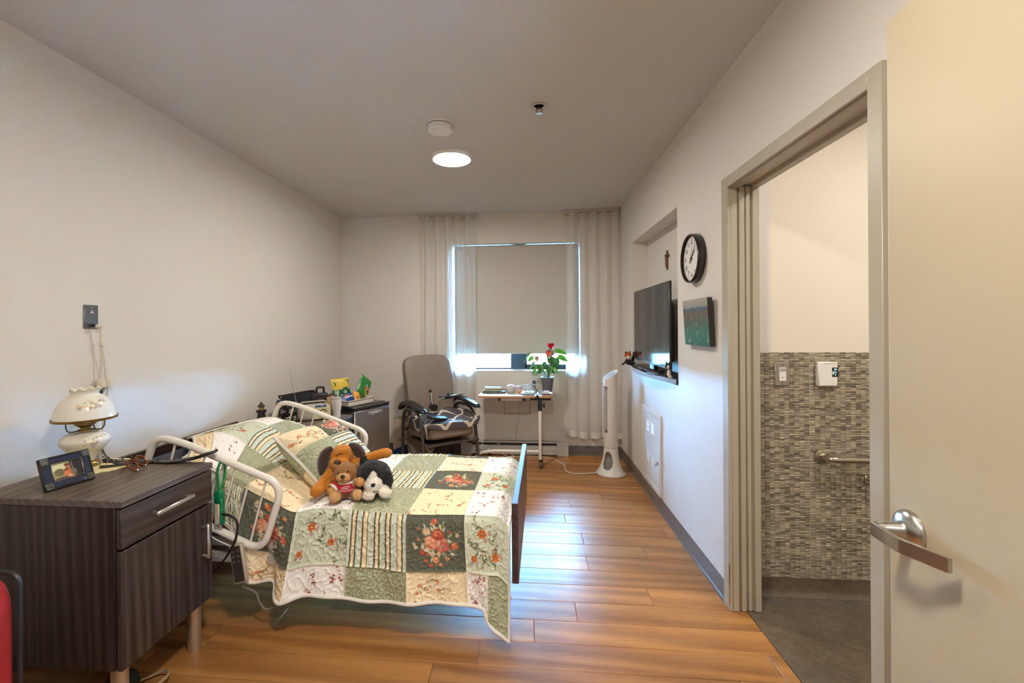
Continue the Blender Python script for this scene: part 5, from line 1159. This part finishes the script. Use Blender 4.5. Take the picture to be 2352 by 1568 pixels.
def leaf(nm, base, tip_dir, L, Wd, mat_, normal=(0, -.6, .8), cup=.25, droop=.2):
    q = MB(); q.grid(heartf(L, Wd, cup, droop), 8, 12); y = Vector(tip_dir).normalized(); zv = Vector(normal); xv = y.cross(zv); mt = axes(base, xv, y); me = q.mesh(nm, mat_, 180); me.transform(mt); o = link(nm, me, pot); return o
PX = .00457
def pz(u, v): return Vector(((u-1253)*PX-.0, 0, 1.396-(v-752)*PX-TZ))
specs = [  # leaf centre px (u,v), depth offset, tip direction, length, width, tone
    (1264, 806, .03, (-.5, -.2, -.8), .10, .036, 2), (1272, 806, -.02, (1., -.1, -.25), .135, .026, 1), (1277, 819, -.03, (.9, -.3, -.38), .12, .032, 1), (1258, 822, -.05, (.5, -.3, -.85), .10, .045, 0),
    (1274, 824, .02, (.05, -.2, -1), .11, .03, 0), (1254, 841, -.07, (.25, -.5, -.8), .085, .036, 0), (1235, 838, -.06, (.25, -.4, -.9), .085, .034, 0), (1228, 840, -.02, (-.35, -.2, -.95), .11, .014, 1),
    (1265, 844, -.05, (.75, -.3, -.7), .08, .018, 1), (1262, 849, -.06, (.55, -.5, -.5), .06, .028, 0), (1224, 832, .0, (-.6, 0, -.85), .11, .014, 2), (1214, 812, .03, (-.65, .1, -.7), .085, .016, 2), (1222, 821, .0, (-.85, -.1, -.55), .085, .022, 1), (1206, 822, .02, (-.35, 0, -.95), .07, .010, 2),
    (1248, 833, .05, (-.2, .3, -.9), .06, .022, 0), (1270, 836, .04, (.4, .1, -.9), .09, .026, 0), (1240, 850, -.03, (-.7, -.4, -.55), .09, .02, 0)]
for u, v, dy, d, L, Wd, k in specs:
    c = pz(u, v); c.y = dy; b = c-Vector(d).normalized()*L*.35*0
    leaf('leaf', b, d, L, Wd, leaf_ms[k], (0.15, -.8, .5) if k != 2 else (.4, -.5, .6))
    q = MB(); q.tube(cr([(c.x*.12, c.y*.2, .145), (c.x*.45, c.y*.5, .145+(b.z-.145)*.62), tuple(b)], 6), .0022, 6); q.build('stalk', M('stalk_green', (.12, .20, .06), .4), pot)
for (u, v), dirv, L, Wd, mt_, nm in (((1261, 790), (.05, -.35, -.9), .062, .034, M('spathe_red', (.42, .004, .03), .12, var=.1), 'spathe'), ((1256, 806), (0, -.3, -.9), .075, .032, M('spathe_coral', (.55, .10, .07), .2, var=.15), 'spathe'), ((1229, 819), (.02, -.3, -.9), .058, .022, M('spathe_blush', (.48, .28, .22), .25, var=.15), 'spathe')):
    c = pz(u, v); c.y = -.04; o = leaf(nm, c, dirv, L, Wd, mt_, (0, -.9, .3), .15, .05)
    q = MB(); q.tube([c+Vector((0, -.006, -.012)), c+Vector((.008, -.030, .004))], [.004, .0025], 8); q.build('spadix', M('spadix_dark', (.06, .01, .012) if nm == 'spathe' else (.4, .3, .1), .5), o)
    q = MB(); q.tube(cr([(.01, 0, .145), (c.x*.5, -.01, .145+(c.z-.145)*.5), tuple(c)], 6), .0024, 6); q.build('stalk', M('stalk_green', (.12, .20, .06), .4), pot)

# ------------------------------------------------------------------ tower fan
fn_ = thing('tower_fan', 'white tower fan standing on the floor in the corner by the curtain', 'fan', (.775, 4.235, 0), rad(-70))
fan_m = M('fan_white', (.72, .69, .65), .35, var=.015)
def fr_prof(z): return .066+.072*max(0, 1-z/.25)**2.3
q = MB(); nA, nZ = 72, 40; vs = [(fr_prof(.012+z/nZ*.246)*cos(2*pi*a/nA), fr_prof(.012+z/nZ*.246)*sin(2*pi*a/nA), .012+z/nZ*.246) for z in range(nZ+1) for a in range(nA)]; fs = []
for z in range(nZ):
    for a in range(nA):
        zz = (z+.5)/nZ; ang = (2*pi*(a+.5)/nA+pi/2+pi-rad(38)) % (2*pi)-pi     # hole centred on local -y
        wz = .62*sqrt(max(0, 1-((zz-.52)/.34)**2)) if zz > .5 else .62*sqrt(max(0, 1-((zz-.5)/.30)**2))
        if abs(ang) < wz: continue
        fs.append((z*nA+a, z*nA+(a+1) % nA, (z+1)*nA+(a+1) % nA, (z+1)*nA+a))
q.add(vs, fs); o = q.build('base', fan_m, fn_, 60); md = o.modifiers.new('t', 'SOLIDIFY'); md.thickness = .006; md.offset = -1
q = MB(); q.lathe([(0, 0), (.132, 0), (.1355, .004), (.136, .012), (0, .014)], n=56); q.build('foot', fan_m, fn_)
q = MB(); q.lathe([(.0655, .258), (.0665, .262), (.0665, .90)], n=64); nb = len(q.v)
top = [(.0665*cos(2*pi*a/64), .0665*sin(2*pi*a/64)) for a in range(64)]
q.add([(x, y, .90) for x, y in top]+[(x, y, .918+.055*(y/.0665)*.8+.02) for x, y in top], [(a, (a+1) % 64, 64+(a+1) % 64, 64+a) for a in range(64)]+[tuple(range(64, 128))]); q.build('column', fan_m, fn_, 50)
q = MB(); q.prism([(.05*cos(2*pi*a/40), .05*sin(2*pi*a/40)) for a in range(40)], 0, .0012, axes((0, 0, .939), (1, 0, 0), (0, 1, .66))); q.build('control_panel', M('panel_grey', (.45, .45, .46), .25), fn_)
def arcf(R_, w, z0, z1):
    return lambda u, v: (R_*sin((u-.5)*2*w), -R_*cos((u-.5)*2*w), z0+(z1-z0)*v)
q = MB(); q.grid(arcf(.0672, .62, .40, .83), 14, 1); q.build('grille_recess', M('grille_dark', (.03, .03, .032), .7), fn_)
q = MB()
for k in range(44): q.tube([Vector(arcf(.0690, .62*sqrt(max(.05, 1-abs(2*k/43-1)**10)), 0, 0)(u/10, 0))+Vector((0, 0, .404+k*.0098)) for u in range(11)], .0024, 6)
for w in (-.62, -.2, .2, .62): q.tube([(.0690*sin(w), -.0690*cos(w), .40), (.0690*sin(w), -.0690*cos(w), .83)], .0018, 6)
o = q.build('grille_slats', fan_m, fn_); o['kind'] = 'stuff'
q = MB(); q.tube([(.0668*cos(2*pi*a/40), .0668*sin(2*pi*a/40), .258) for a in range(40)], .0012, 6, True); q.build('seam', M('seam_grey', (.2, .18, .16), .6), fn_)
q = MB(); q.box((-.02, -.0655, .335), (.014, .003, .006), .001); q.build('maker_mark', M('mark_grey', (.3, .3, .3)), fn_)
cord('fan_cord', [(.64, 4.24, .006), (.50, 4.205, .005), (.39, 4.22, .005), (.355, 4.33, .005), (.36, 4.44, .005), (.29, 4.60, .005), (.20, 4.70, .005), (.05, 4.735, .005), (-.10, 4.725, .005), (-.22, 4.70, .005)], .0042, M('white_flex', (.70, .68, .64), .4), 'white fan cord snaking over the wooden floor to the heater')
cord('loose_white_cord', [(-.33, 4.735, .16), (-.31, 4.73, .06), (-.24, 4.71, .012), (-.14, 4.70, .008), (-.18, 4.725, .02), (-.28, 4.735, .10), (-.36, 4.742, .155)], .0028, M('white_flex', (.70, .68, .64), .4), 'tangled thin white cord hanging in front of the baseboard heater')
cord('grey_wall_cord', [(-.07, 4.745, .62), (-.10, 4.82, .50), (-.105, 4.824, .40), (-.13, 4.824, .27), (-.14, 4.81, .16)], .0022, M('grey_flex', (.38, .37, .36), .5), 'thin grey cord running down the wall below the flush access cover')
cord('charger_cord', [(-.455, 4.52, .40), (-.46, 4.50, .30), (-.475, 4.50, .20), (-.47, 4.50, .12)], .0028, M('white_flex', (.70, .68, .64), .4), 'thin white cord end dangling beside the armchair front leg')

# ------------------------------------------------------------------ refrigerator in the far left corner
fg = thing('mini_fridge', 'black mini refrigerator with stainless door and script badge in the far corner', 'refrigerator', (-1.467, 3.583, 0), atan2(.381, .186))
# local x runs along the door, +y goes back into the corner
fb_ = M('fridge_black', (.014, .014, .015), .4, bump=.1, bs=300)
FW = .424
q = MB(); q.rbox(.004, FW-.004, .05, .44, .02, .69, .004); q.build('cabinet', fb_, fg)
q = MB(); q.prism([tuple(p)[:2] for p in fillet([(0, -.006, 0), (FW, -.006, 0), (FW, .45, 0), (0, .45, 0)], .02, 5, True)], .69, .715); q.rbox(.012, FW-.012, .05, .44, .715, .719, .002); q.build('top_cap', M('fridge_cap', (.016, .018, .022), .22), fg)
stl = Nt('stainless_door'); v = stl.coord('Object', (1, 1, 60)); nz = stl.noise(8, 3, v); stl.l(stl.ramp(nz.outputs['Fac'], [(.3, (.30, .295, .29)), (.7, (.36, .355, .35))]).outputs[0], stl.p.inputs['Base Color']); stl.set(Roughness=.34, Metallic=.85)
q = MB(); q.rbox(.003, FW-.003, -.004, .046, .05, .688, .008); q.build('door', stl.m, fg)
q = MB(); q.rbox(.02, FW-.02, .06, .42, 0, .03); q.build('plinth', fb_, fg)
q = MB(); q.rbox(.125, .36, -.0052, -.003, .636, .639); q.build('badge_underline', chrome, fg)
text('Frigidaire', .042, M('badge_silver', (.55, .56, .56), .3), fg, axes((.235, -.0055, .650), (1, 0, 0), (0, 0, 1)), .0015, 'badge', shear=.3)
tg_ = .72
tr_ = thing('tray', 'white rectangular tray of snacks on top of the mini refrigerator', 'tray', (-1.467, 3.583, tg_), atan2(.381, .186))
tm = M('tray_white', (.62, .56, .49), .4)
q = MB(); q.rbox(.015, .305, .09, .33, 0, .006, .002)
for a in ((.010, .020, .085, .335), (.300, .310, .085, .335), (.010, .310, .085, .095), (.010, .310, .325, .335)): q.rbox(a[0], a[1], a[2], a[3], 0, .048, .003)
for a in ((.002, .020, .078, .342), (.300, .318, .078, .342), (.002, .318, .078, .093), (.002, .318, .327, .342)): q.rbox(a[0], a[1], a[2], a[3], .044, .049, .002)
q.build('tray_body', tm, tr_)
def snack(nm, label, cat, lx, ly, w, h, th, rot, paintf, lz=.012):
    """crimped pillow pack standing in the tray; local x width, z height"""
    t = thing(nm, label, cat, (-1.467, 3.583, tg_), atan2(.381, .186)); n1, n2 = 30, 34; V = []; C = []
    Rm = Euler(rot).to_matrix(); F = []
    for sg in (1, -1):
        o0 = len(V)
        for j in range(n2+1):
            for i in range(n1+1):
                u, v = i/n1*2-1, j/n2*2-1; f = max(0, (1-abs(u)**3))*max(0, (1-abs(v)**5)); x = u*w/2*(1-.06*(1-abs(v))); z = (v+1)/2*h
                y = -sg*th*.5*f**.7+.004*sin(22*u+9*v)*f; V.append(Rm @ Vector((x, y, z))+Vector((lx, ly, lz))); C.append(paintf(u, v))
        for j in range(n2):
            for i in range(n1): F.append((o0+j*(n1+1)+i, o0+j*(n1+1)+i+1, o0+(j+1)*(n1+1)+i+1, o0+(j+1)*(n1+1)+i))
    npmesh('pack', [tuple(p) for p in V], F, VC('printed_foil', .25), True, np.array(C), t); return t, Rm, Vector((lx, ly, lz))
L_ = lambda h: lin(h)
def pf1(u, v):
    if v > .12+.12*sin(3*u): return L_('d8b84c')
    return L_('0f5a52') if (sin(7*u+3)*sin(9*v) < .25) else L_('9fae7c')
t1, R1, O1 = snack('chip_bag', 'open yellow and dark green snack bag leaning at the back of the tray', 'snack bag', .115, .27, .19, .215, .06, (rad(-14), 0, rad(-8)), pf1)
text('Miss Vi', .052, M('ink_green', (.03, .16, .05), .5), t1, Matrix.Translation(O1) @ R1.to_4x4() @ axes((.0, -.0225, .172), (1, 0, .12), (0, 0, 1)), .0008, bold=.0015)
def pf2(u, v):
    if ((u-.45)/.5)**2+((v+.35)/.45)**2 < 1: return L_('b9853c') if ((u-.45)/.26)**2+((v+.35)/.2)**2 > 1 else L_('2f6a2c')
    if ((u+.12)/.16)**2+((v+.15)/.14)**2 < 1: return L_('c8352c')
    if ((u-.02)/.17)**2+((v-.12)/.12)**2 < 1: return L_('7fa8b8')
    return L_('2c7a34')
snack('pouch_bag', 'green peaked snack pouch with ring print on the right of the tray', 'snack bag', .255, .19, .17, .19, .05, (rad(-6), rad(34), rad(8)), pf2, .05)
def pf3(u, v): return L_('e8e4d8') if abs(v-.1) < .12 and u > -.2 else (L_('b8402c') if ((u-.1)/.3)**2+((v-.55)/.25)**2 < 1 else (L_('5a4a3a') if u < -.55 else L_('173f86')))
snack('blue_bar_pack', 'crumpled blue snack packet lying at the left of the tray', 'snack bag', .085, .16, .16, .085, .04, (rad(-40), rad(-12), rad(-6)), pf3, .02)
def pf4(u, v): return L_('d89a34') if sin(6*u)+sin(5*v) > -.6 else L_('b06a1e')
snack('orange_bar_pack', 'small orange-gold snack packet in the middle of the tray', 'snack bag', .175, .15, .08, .10, .035, (rad(-25), rad(14), rad(6)), pf4, .016)

# ------------------------------------------------------------------ far nightstand and what stands on it
ns = thing('nightstand', 'grey ash nightstand between the bed and the mini refrigerator', 'cabinet', (-1.755, 3.31, 0))
q = MB(); q.rbox(-.295, .295, -.215, .215, .655, .68, .002); q.build('top', ash_x, ns); q = MB(); q.rbox(-.29, .27, -.21, .21, .16, .655, .001); q.build('carcass', ash_v, ns)
d1_ = MB().rbox(.272, .290, -.212, .212, .51, .65, .0015).build('drawer', ash_h, ns); q = MB(); q.box((.312, 0, .58), (.01, .18, .016), .004); q.box((.30, .08, .58), (.02, .01, .01)); q.box((.30, -.08, .58), (.02, .01, .01)); q.build('handle', hd, d1_)
d2_ = MB().rbox(.272, .290, -.212, .212, .165, .502, .0015).build('door', ash_v, ns)
for x, y in ((.23, -.17), (.23, .17), (-.25, -.17), (-.25, .17)): MB().lathe([(0, 0), (.025, 0), (.025, .165), (0, .165)], (x, y, 0), 24).build('leg', M('leg_aluminium', (.60, .53, .44), .35, .85, var=.03), ns)
NZ = .6803
def onN(name, label, cat, x, y, rz=0., rot=None): return thing(name, label, cat, (x, y, NZ), rz, None, rot)
tu = onN('travel_tumbler', 'white insulated tumbler with straw on the far nightstand by the refrigerator', 'tumbler', -1.535, 3.395)
q = MB(); q.lathe([(0, 0), (.030, 0), (.031, .004), (.032, .055), (.0355, .066), (.0395, .148), (.038, .150), (0, .150)], n=36); q.build('body', M('tumbler_white', (.70, .68, .65), .35), tu)
q = MB(); q.lathe([(.040, .150), (.040, .158), (.036, .162), (0, .162)], n=36); q.build('lid', M('lid_smoke', (.36, .36, .36), .2), tu)
q = MB(); q.cyl((.008, .006, .15), (.012, .008, .212), .0042, n=10); q.build('straw', white_plastic, tu)
rdn = onN('radio', 'pale grey portable radio with long antenna on the far nightstand', 'radio', -1.675, 3.30, rad(38))
def radf(p): return p
q = MB(); cushion(q, (0, 0, .062), .125, .052, .062, 14, 4.); q.build('body', M('radio_grey', (.42, .39, .33), .4), rdn)
q = MB(); q.rbox(-.005, .085, -.050, -.02, .095, .116, .006); q.build('display', M('radio_blue', (.035, .09, .22), .25), rdn)
q = MB(); q.lathe([(.034, 0), (.034, .006), (.030, .008), (0, .008)], (.055, -.050, .055), 32, (pi/2, 0, 0)); q.rbox(-.01, .11, -.0535, -.05, .012, .10, .004); q.build('speaker_panel', M('radio_cream', (.62, .52, .30), .5), rdn)
q = MB(); q.tube([(.055+.030*cos(a), -.060, .055+.030*sin(a)) for a in [rad(20+k*10) for k in range(15)]], .003, 6); q.build('speaker_arc', M('arc_navy', (.03, .035, .08), .4), rdn)
q = MB(); q.tube(fillet([(-.10, 0, .11), (-.095, 0, .142), (.085, 0, .142), (.09, 0, .11)], .02, 5), .007, 10); q.build('handle', M('radio_handle', (.33, .32, .30), .4), rdn)
q = MB(); q.tube([(-.115, .02, .10), (-.150, .022, .26), (-.172, .024, .398)], [.0032, .0024, .0012], 8); q.ell((-.172, .024, .40), .004, None, 8, 6); q.build('antenna', chrome, rdn)
lb_ = onN('laptop_bag', 'black laptop bag leaning on the wall behind the radio', 'bag', -1.875, 3.455, rad(32))
q = MB(); q.prism([tuple(p)[:2] for p in fillet([(-.15, 0, 0), (.13, 0, 0), (.12, .20, 0), (-.14, .165, 0)], .018, 5, True)], -.03, .03, axes((0, 0, 0), (1, 0, 0), (0, 0, 1))); q.build('body', M('nylon_black', (.014, .016, .024), .6, bump=.4, bs=400), lb_)
q = MB(); q.tube(cr([(-.145, -.02, .15), (-.155, -.03, .175), (-.12, -.032, .178), (.05, -.034, .20), (.11, -.032, .202)], 5), .006, 8); q.build('strap', black_plastic, lb_)
pcse = onN('carry_case', 'small black case with carry handle on the nightstand, next to the laptop bag', 'case', -1.70, 3.455, rad(34))
q = MB(); q.box((0, 0, .093), (.125, .07, .186), .012); q.build('body', M('case_black', (.018, .016, .016), .5, bump=.3, bs=300), pcse); q = MB(); q.tube(fillet([(-.028, 0, .182), (-.028, 0, .232), (.028, 0, .232), (.028, 0, .182)], .012, 5), .009, 10); q.build('handle', black_plastic, pcse)
pbg = onN('paper_bag', 'small folded tan paper bag with brown label behind the radio', 'bag', -1.605, 3.455, rad(25))
q = MB(); q.prism([(-.045, 0), (.045, 0), (.04, .13), (.015, .165), (-.035, .15)], -.025, .025, axes((0, 0, 0), (1, 0, 0), (0, 0, 1))); q.build('bag', M('kraft_tan', (.46, .32, .16), .8, var=.15, vs=40), pbg); q = MB(); q.prism([(-.045, .148), (-.008, .118), (.042, .15), (.0, .185)], -.03, .0, axes((0, 0, 0), (1, 0, 0), (0, 0, 1))); q.build('label_flap', M('brown_label', (.09, .035, .025), .5), pbg)
tdy = onN('brown_teddy', 'tiny brown teddy sitting by the tan paper bag on the far nightstand', 'plush toy', -1.68, 3.41); r_ = rel((0, 0, 0))
plush(tdy, 'body', [('e', r_(0, 0, .10), (.024, .026, .026), None, '4a2214'), ('e', r_(.01, 0, .135), (.02, .021, .02), None, '4a2214'), ('e', r_(.022, 0, .128), (.010, .011, .009), None, 'd8c0a0'), ('e', r_(0, .012, .04), (.026, .03, .042), None, '4a2214')], .004, .001, 6)
mug = onN('pen_cup', 'black pot printed with white sprigs on the far nightstand behind the rail', 'pot', -1.83, 3.19)
q = MB(); q.lathe([(0, 0), (.058, 0), (.062, .006), (.062, .128), (.060, .132), (.056, .132), (.056, .02), (0, .02)], n=48)
o = q.build('pot', VC('sprig_glaze', .3), mug); me = o.data; bm = bmesh.new(); bm.from_mesh(me); bmesh.ops.subdivide_edges(bm, edges=[e for e in bm.edges if abs(e.verts[0].co.z-e.verts[1].co.z) > .05], cuts=46); bm.to_mesh(me); bm.free(); shade(me, 38)
V = np.array([v.co[:] for v in me.vertices]); ang = np.arctan2(V[:, 1], V[:, 0]); C = np.tile(np.array(lin('14141a')), (len(V), 1)); 
for k in range(6):
    for zc in (.035, .095):
        a0 = -pi+k*2*pi/6+(.5 if zc > .05 else 0); du = (((ang-a0+pi) % (2*pi))-pi)*.062; dz_ = V[:, 2]-zc
        for la in (0, 1.25, 2.5, 3.8, 5.0):
            u_ = du*cos(la)+dz_*sin(la); w_ = -du*sin(la)+dz_*cos(la); e_ = ((u_-.011)/.011)**2+(w_/.0048)**2; C[(e_ < 1) & (e_ > .42)] = lin('e2ddd4')
paint(me, C)
pf_ = onN('photo_frame', 'small orange-brown photo frame on the far nightstand behind the rail', 'photo frame', -1.95, 3.24, 0, (0, 0, rad(-38)))
tl_ = axes((0, 0, 0), (1, 0, 0), (0, .25, .97))
def tbox(nm, mat_, *bs):
    q = MB()
    for b_ in bs:
        t_ = MB(); t_.rbox(*b_, .002); q.add([tl_ @ Vector(p) for p in t_.v], t_.f)
    return q.build(nm, mat_, pf_)
tbox('frame', M('orange_wood', (.30, .085, .03), .4, var=.15), (-.055, .055, 0, .018, 0, .014), (-.055, .055, .122, .14, 0, .014), (-.055, -.037, 0, .14, 0, .014), (.037, .055, 0, .14, 0, .014)); tbox('photo', M('pale_photo', (.45, .42, .34), .4, var=.5, vs=40), (-.04, .04, .015, .125, 0, .006))
bt = onN('blue_bottle', 'small blue capped bottle behind the orange photo frame', 'bottle', -1.985, 3.33)
q = MB(); q.lathe([(0, 0), (.026, 0), (.027, .09), (.012, .115), (.011, .125), (0, .125)], n=24); q.build('bottle', M('blue_bottle', (.04, .13, .38), .15), bt); q = MB(); q.lathe([(.013, .122), (.013, .145), (0, .147)], n=18); q.build('cap', M('cap_blue', (.03, .06, .2), .4), bt)
lh = onN('lighthouse_figure', 'small black and gold lighthouse ornament beyond the head of the bed', 'ornament', -2.005, 3.135)
q = MB(); q.lathe([(0, 0), (.034, 0), (.030, .05), (.024, .085), (.036, .088), (.037, .102), (.030, .106), (0, .106)], n=24); q.build('tower', M('lighthouse_black', (.03, .02, .024), .35, var=.3, vs=60), lh)
q = MB(); q.lathe([(0, .106), (.018, .106), (.018, .130), (0, .130)], n=16); q.build('lantern', M('lantern_gold', (.50, .36, .10), .3, .6), lh); q = MB(); q.lathe([(.027, .128), (.028, .132), (.010, .152), (.006, .156), (.007, .162), (0, .166)], n=8); q.build('roof', M('roof_bronze', (.07, .05, .035), .35, .5), lh)

# ------------------------------------------------------------------ bags on the floor behind the armchair
gb_ = thing('paper_gift_bag', 'beige paper carrier bag with lettering between the refrigerator and the armchair', 'bag', (-1.29, 4.66, 0), rad(2))
kr = M('beige_paper', (.46, .37, .29), .75, var=.03, vs=8)
q = MB(); q.add([(-.16, -.05, 0), (.16, -.05, 0), (.16, .05, 0), (-.16, .05, 0), (-.165, -.045, .42), (.165, -.045, .42), (.165, .05, .42), (-.165, .05, .42)], [(0, 1, 5, 4), (1, 2, 6, 5), (2, 3, 7, 6), (3, 0, 4, 7), (0, 1, 2, 3)]); o = q.build('bag', kr, gb_, 0); md = o.modifiers.new('t', 'SOLIDIFY'); md.thickness = .002
text('NINA RICCI', .046, M('ink_brown', (.20, .12, .08), .6), gb_, axes((.0, -.0505, .195), (1, 0, 0), (0, .005, .42)), .0004, 'lettering')
q = MB(); q.prism([(-.02, 0), (.02, 0), (.008, .028), (-.008, .028)], 0, .001, axes((-.03, -.0465, .423), (1, 0, 0), (0, 0, 1))); q.build('ribbon_tab', M('ink_brown', (.20, .12, .08), .6), gb_)
sb = thing('small_paper_bag', 'plain tan paper bag slumped under the armchair seat', 'bag', (-1.085, 4.60, 0), rad(10))
q = MB(); q.add([(-.055, -.035, 0), (.05, -.035, .0), (.05, .035, 0), (-.055, .035, 0), (-.08, -.03, .09), (.07, -.045, .06), (-.085, -.01, .33), (.03, -.01, .33), (.03, .02, .33), (-.085, .02, .33)], [(0, 1, 5, 4), (4, 5, 7, 6), (1, 2, 8, 7, 5), (2, 3, 9, 8), (3, 0, 4, 6, 9), (0, 1, 2, 3), (6, 7, 8, 9)]); q.build('bag', M('tan_paper', (.36, .29, .25), .75, var=.05), sb, 0)
nb_ = thing('navy_tote', 'navy blue printed bag on the floor behind the armchair leg', 'bag', (-1.335, 4.50, 0), rad(-6))
q = MB(); q.add([(-.075, -.05, 0), (.08, -.05, 0), (.08, .05, 0), (-.075, .05, 0), (-.078, -.03, .115), (.055, -.03, .17), (.055, .03, .17), (-.078, .03, .115)], [(0, 1, 5, 4), (1, 2, 6, 5), (2, 3, 7, 6), (3, 0, 4, 7), (0, 1, 2, 3), (4, 5, 6, 7)]); q.build('bag', M('navy_print', (.008, .022, .085), .4, var=.2), nb_, 0); q = MB(); q.prism([tuple(p)[:2] for p in fillet([(-.01, .02, 0), (.06, .02, 0), (.055, .11, 0), (.0, .085, 0)], .02, 4, True)], 0, .002, axes((0, -.051, 0), (1, 0, 0), (0, .16, 1))); q.build('print', M('grey_print', (.12, .14, .18), .4, var=.5, vs=50), nb_)

# ------------------------------------------------------------------ red shopping trolley at the dresser's near side
rt = thing('red_trolley', 'red fabric wheeled shopping trolley standing before the dresser', 'trolley', (-1.605, .935, 0), 0)
redf = M('red_canvas', (.30, .006, .008), .75, var=.15, vs=14, bump=.35, bs=260)
q = MB(); cushion(q, (0, 0, .43), .245, .125, .325, 16, 9.); q.build('bag', redf, rt, 60)
q = MB()
for y in (-.122, .122): q.tube(fillet([(.24, y, .11), (.243, y, .745), (-.243, y, .745), (-.24, y, .11)], .04, 6), .006, 8)
q.build('piping', M('black_piping', (.01, .01, .011), .5), rt); q = MB(); q.box((.02, -.122, .70), (.16, .012, .05), .004); q.build('buckle', black_plastic, rt)
q = MB(); q.rbox(-.20, .20, -.09, .09, .07, .105, .01); q.build('base', black_plastic, rt)
for s in (-1, 1):
    q = MB(); q.cyl((s*.255-.012, .06, .07), (s*.255+.012, .06, .07), .07, n=32); w_ = q.build('wheel', black_plastic, rt); q = MB(); q.cyl((s*.255-.014, .06, .07), (s*.255+.014, .06, .07), .022, n=20); q.build('hub', M('hub_grey', (.25, .25, .25), .3), w_)

# ------------------------------------------------------------------ things hanging on and under the bed
def bl_(x, y, z): return BM @ Vector((x, y, z))
al = thing('rail_alarm', 'green and cream hand-held alarm hanging by a green strap on the near bed rail', 'alarm', tuple(bl_(-1.345, -.02, .548)), BRZ)
q = MB(); q.tube(fillet([(.0, .008, .232), (.0, .042, .215), (.004, .03, .15), (.005, .0, .10)], .02, 4), .0055, 8); q.tube(fillet([(.0, .01, .232), (-.004, -.006, .20), (.002, -.004, .10)], .015, 4), .006, 8); q.build('strap', M('green_strap', (.01, .22, .05), .45), al)
q = MB(); cushion(q, (0, 0, .075), .020, .016, .032, 10, 3.); q.box((.016, 0, .01), (.014, .024, .12), .004); q.build('body', M('green_translucent', (.005, .20, .08), .15), al); q = MB(); q.box((-.005, 0, .0), (.028, .022, .105), .006); q.build('handle', M('cream_plastic', (.62, .54, .38), .4), al); q = MB(); q.cyl((.02, -.005, .0), (.062, -.008, -.004), .006, n=10); q.build('jack', black_plastic, al)
cord('alarm_cord', [tuple(bl_(-1.285, -.028, .544)), tuple(bl_(-1.25, -.03, .52)), tuple(bl_(-1.25, -.03, .46)), tuple(bl_(-1.28, -.03, .39)), tuple(bl_(-1.34, -.03, .31)), tuple(bl_(-1.42, -.02, .25))], .0052, black_plastic, 'black cord hanging from the green alarm on the near bed rail')
hs_ = thing('bed_remote', 'dark bed handset with beige sides hooked on the near rail', 'remote', tuple(bl_(-1.235, -.03, .30)), BRZ, None)
hs_.rotation_euler = (rad(-6), rad(-14), BRZ)
q = MB(); q.box((0, 0, .03), (.066, .022, .17), .005); q.build('housing', M('beige_plastic', (.42, .37, .29), .45), hs_); q = MB(); q.box((0, -.0115, .03), (.050, .004, .155), .001); q.build('keypad', M('keypad_brown', (.035, .025, .02), .4), hs_)
q = MB()
for i in range(3):
    for j in range(2): q.box((-.012+j*.024, -.0142, .085-i*.022), (.012, .002, .010), .0005)
o = q.build('key', M('key_grey', (.10, .085, .07), .5), hs_); q = MB(); q.tube(cr([(0, .0, .11), (-.002, .014, .135), (.0, .036, .128)], 5), .005, 8); q.build('hook', M('beige_plastic', (.42, .37, .29), .45), hs_)
cord('bed_cable', [tuple(bl_(-1.235, -.02, .22)), tuple(bl_(-1.195, .02, .17)), tuple(bl_(-1.18, .03, .115)), tuple(bl_(-1.14, .03, .09)), tuple(bl_(-1.06, .05, .13)), tuple(bl_(-1.02, .08, .20)), tuple(bl_(-1.05, .10, .29))], .0045, M('grey_bed_cable', (.22, .20, .18), .45), 'grey cable looping from the bed handset down to the floor')
cord('coiled_cable', [tuple(bl_(-1.20, .14, .29)), tuple(bl_(-1.16, .13, .22)), tuple(bl_(-1.07, .14, .18)), tuple(bl_(-.94, .16, .18)), tuple(bl_(-.87, .24, .22))], .016, M('grey_coil', (.20, .19, .18), .55, bump=.5, bs=140), 'thick coiled grey cable slung under the bed frame', sm=10)
cord('thin_bed_wire', [tuple(bl_(-1.48, -.03, .47)), tuple(bl_(-1.42, -.03, .47)), tuple(bl_(-1.36, -.025, .43)), tuple(bl_(-1.29, -.02, .40)), tuple(bl_(-1.265, -.02, .385))], .003, M('white_flex', (.70, .68, .64), .4), 'thin white wire strung along the near bed rail')
cord('cream_cord', [tuple(bl_(-1.19, .99, .71)), tuple(bl_(-1.15, .985, .725)), tuple(bl_(-1.10, .985, .70)), tuple(bl_(-1.09, .985, .60)), tuple(bl_(-1.085, .985, .53))], .0045, M('cream_flex', (.62, .54, .38), .5), 'cream cord looped over the foot end of the far bed rail')
cord('floor_cable', [(-1.50, 1.50, .008), (-1.44, 1.53, .03), (-1.42, 1.60, .035), (-1.47, 1.64, .02), (-1.54, 1.60, .008), (-1.62, 1.55, .008), (-1.70, 1.66, .008)], .005, M('tan_flex', (.30, .22, .13), .45), 'tan cable coil on the floor under the dresser')
ts = thing('dark_slippers', 'dark slipper on the floor under the dresser', 'slipper', (-1.60, 1.50, 0), rad(60))
q = MB(); cushion(q, (0, 0, .02), .12, .042, .02, 12, 3.); q.build('sole', M('slipper_black', (.012, .012, .014), .6), ts); q = MB(); cushion(q, (.06, 0, .04), .055, .040, .03, 10, 2.4); q.build('upper', M('slipper_felt', (.02, .02, .024), .9), ts)
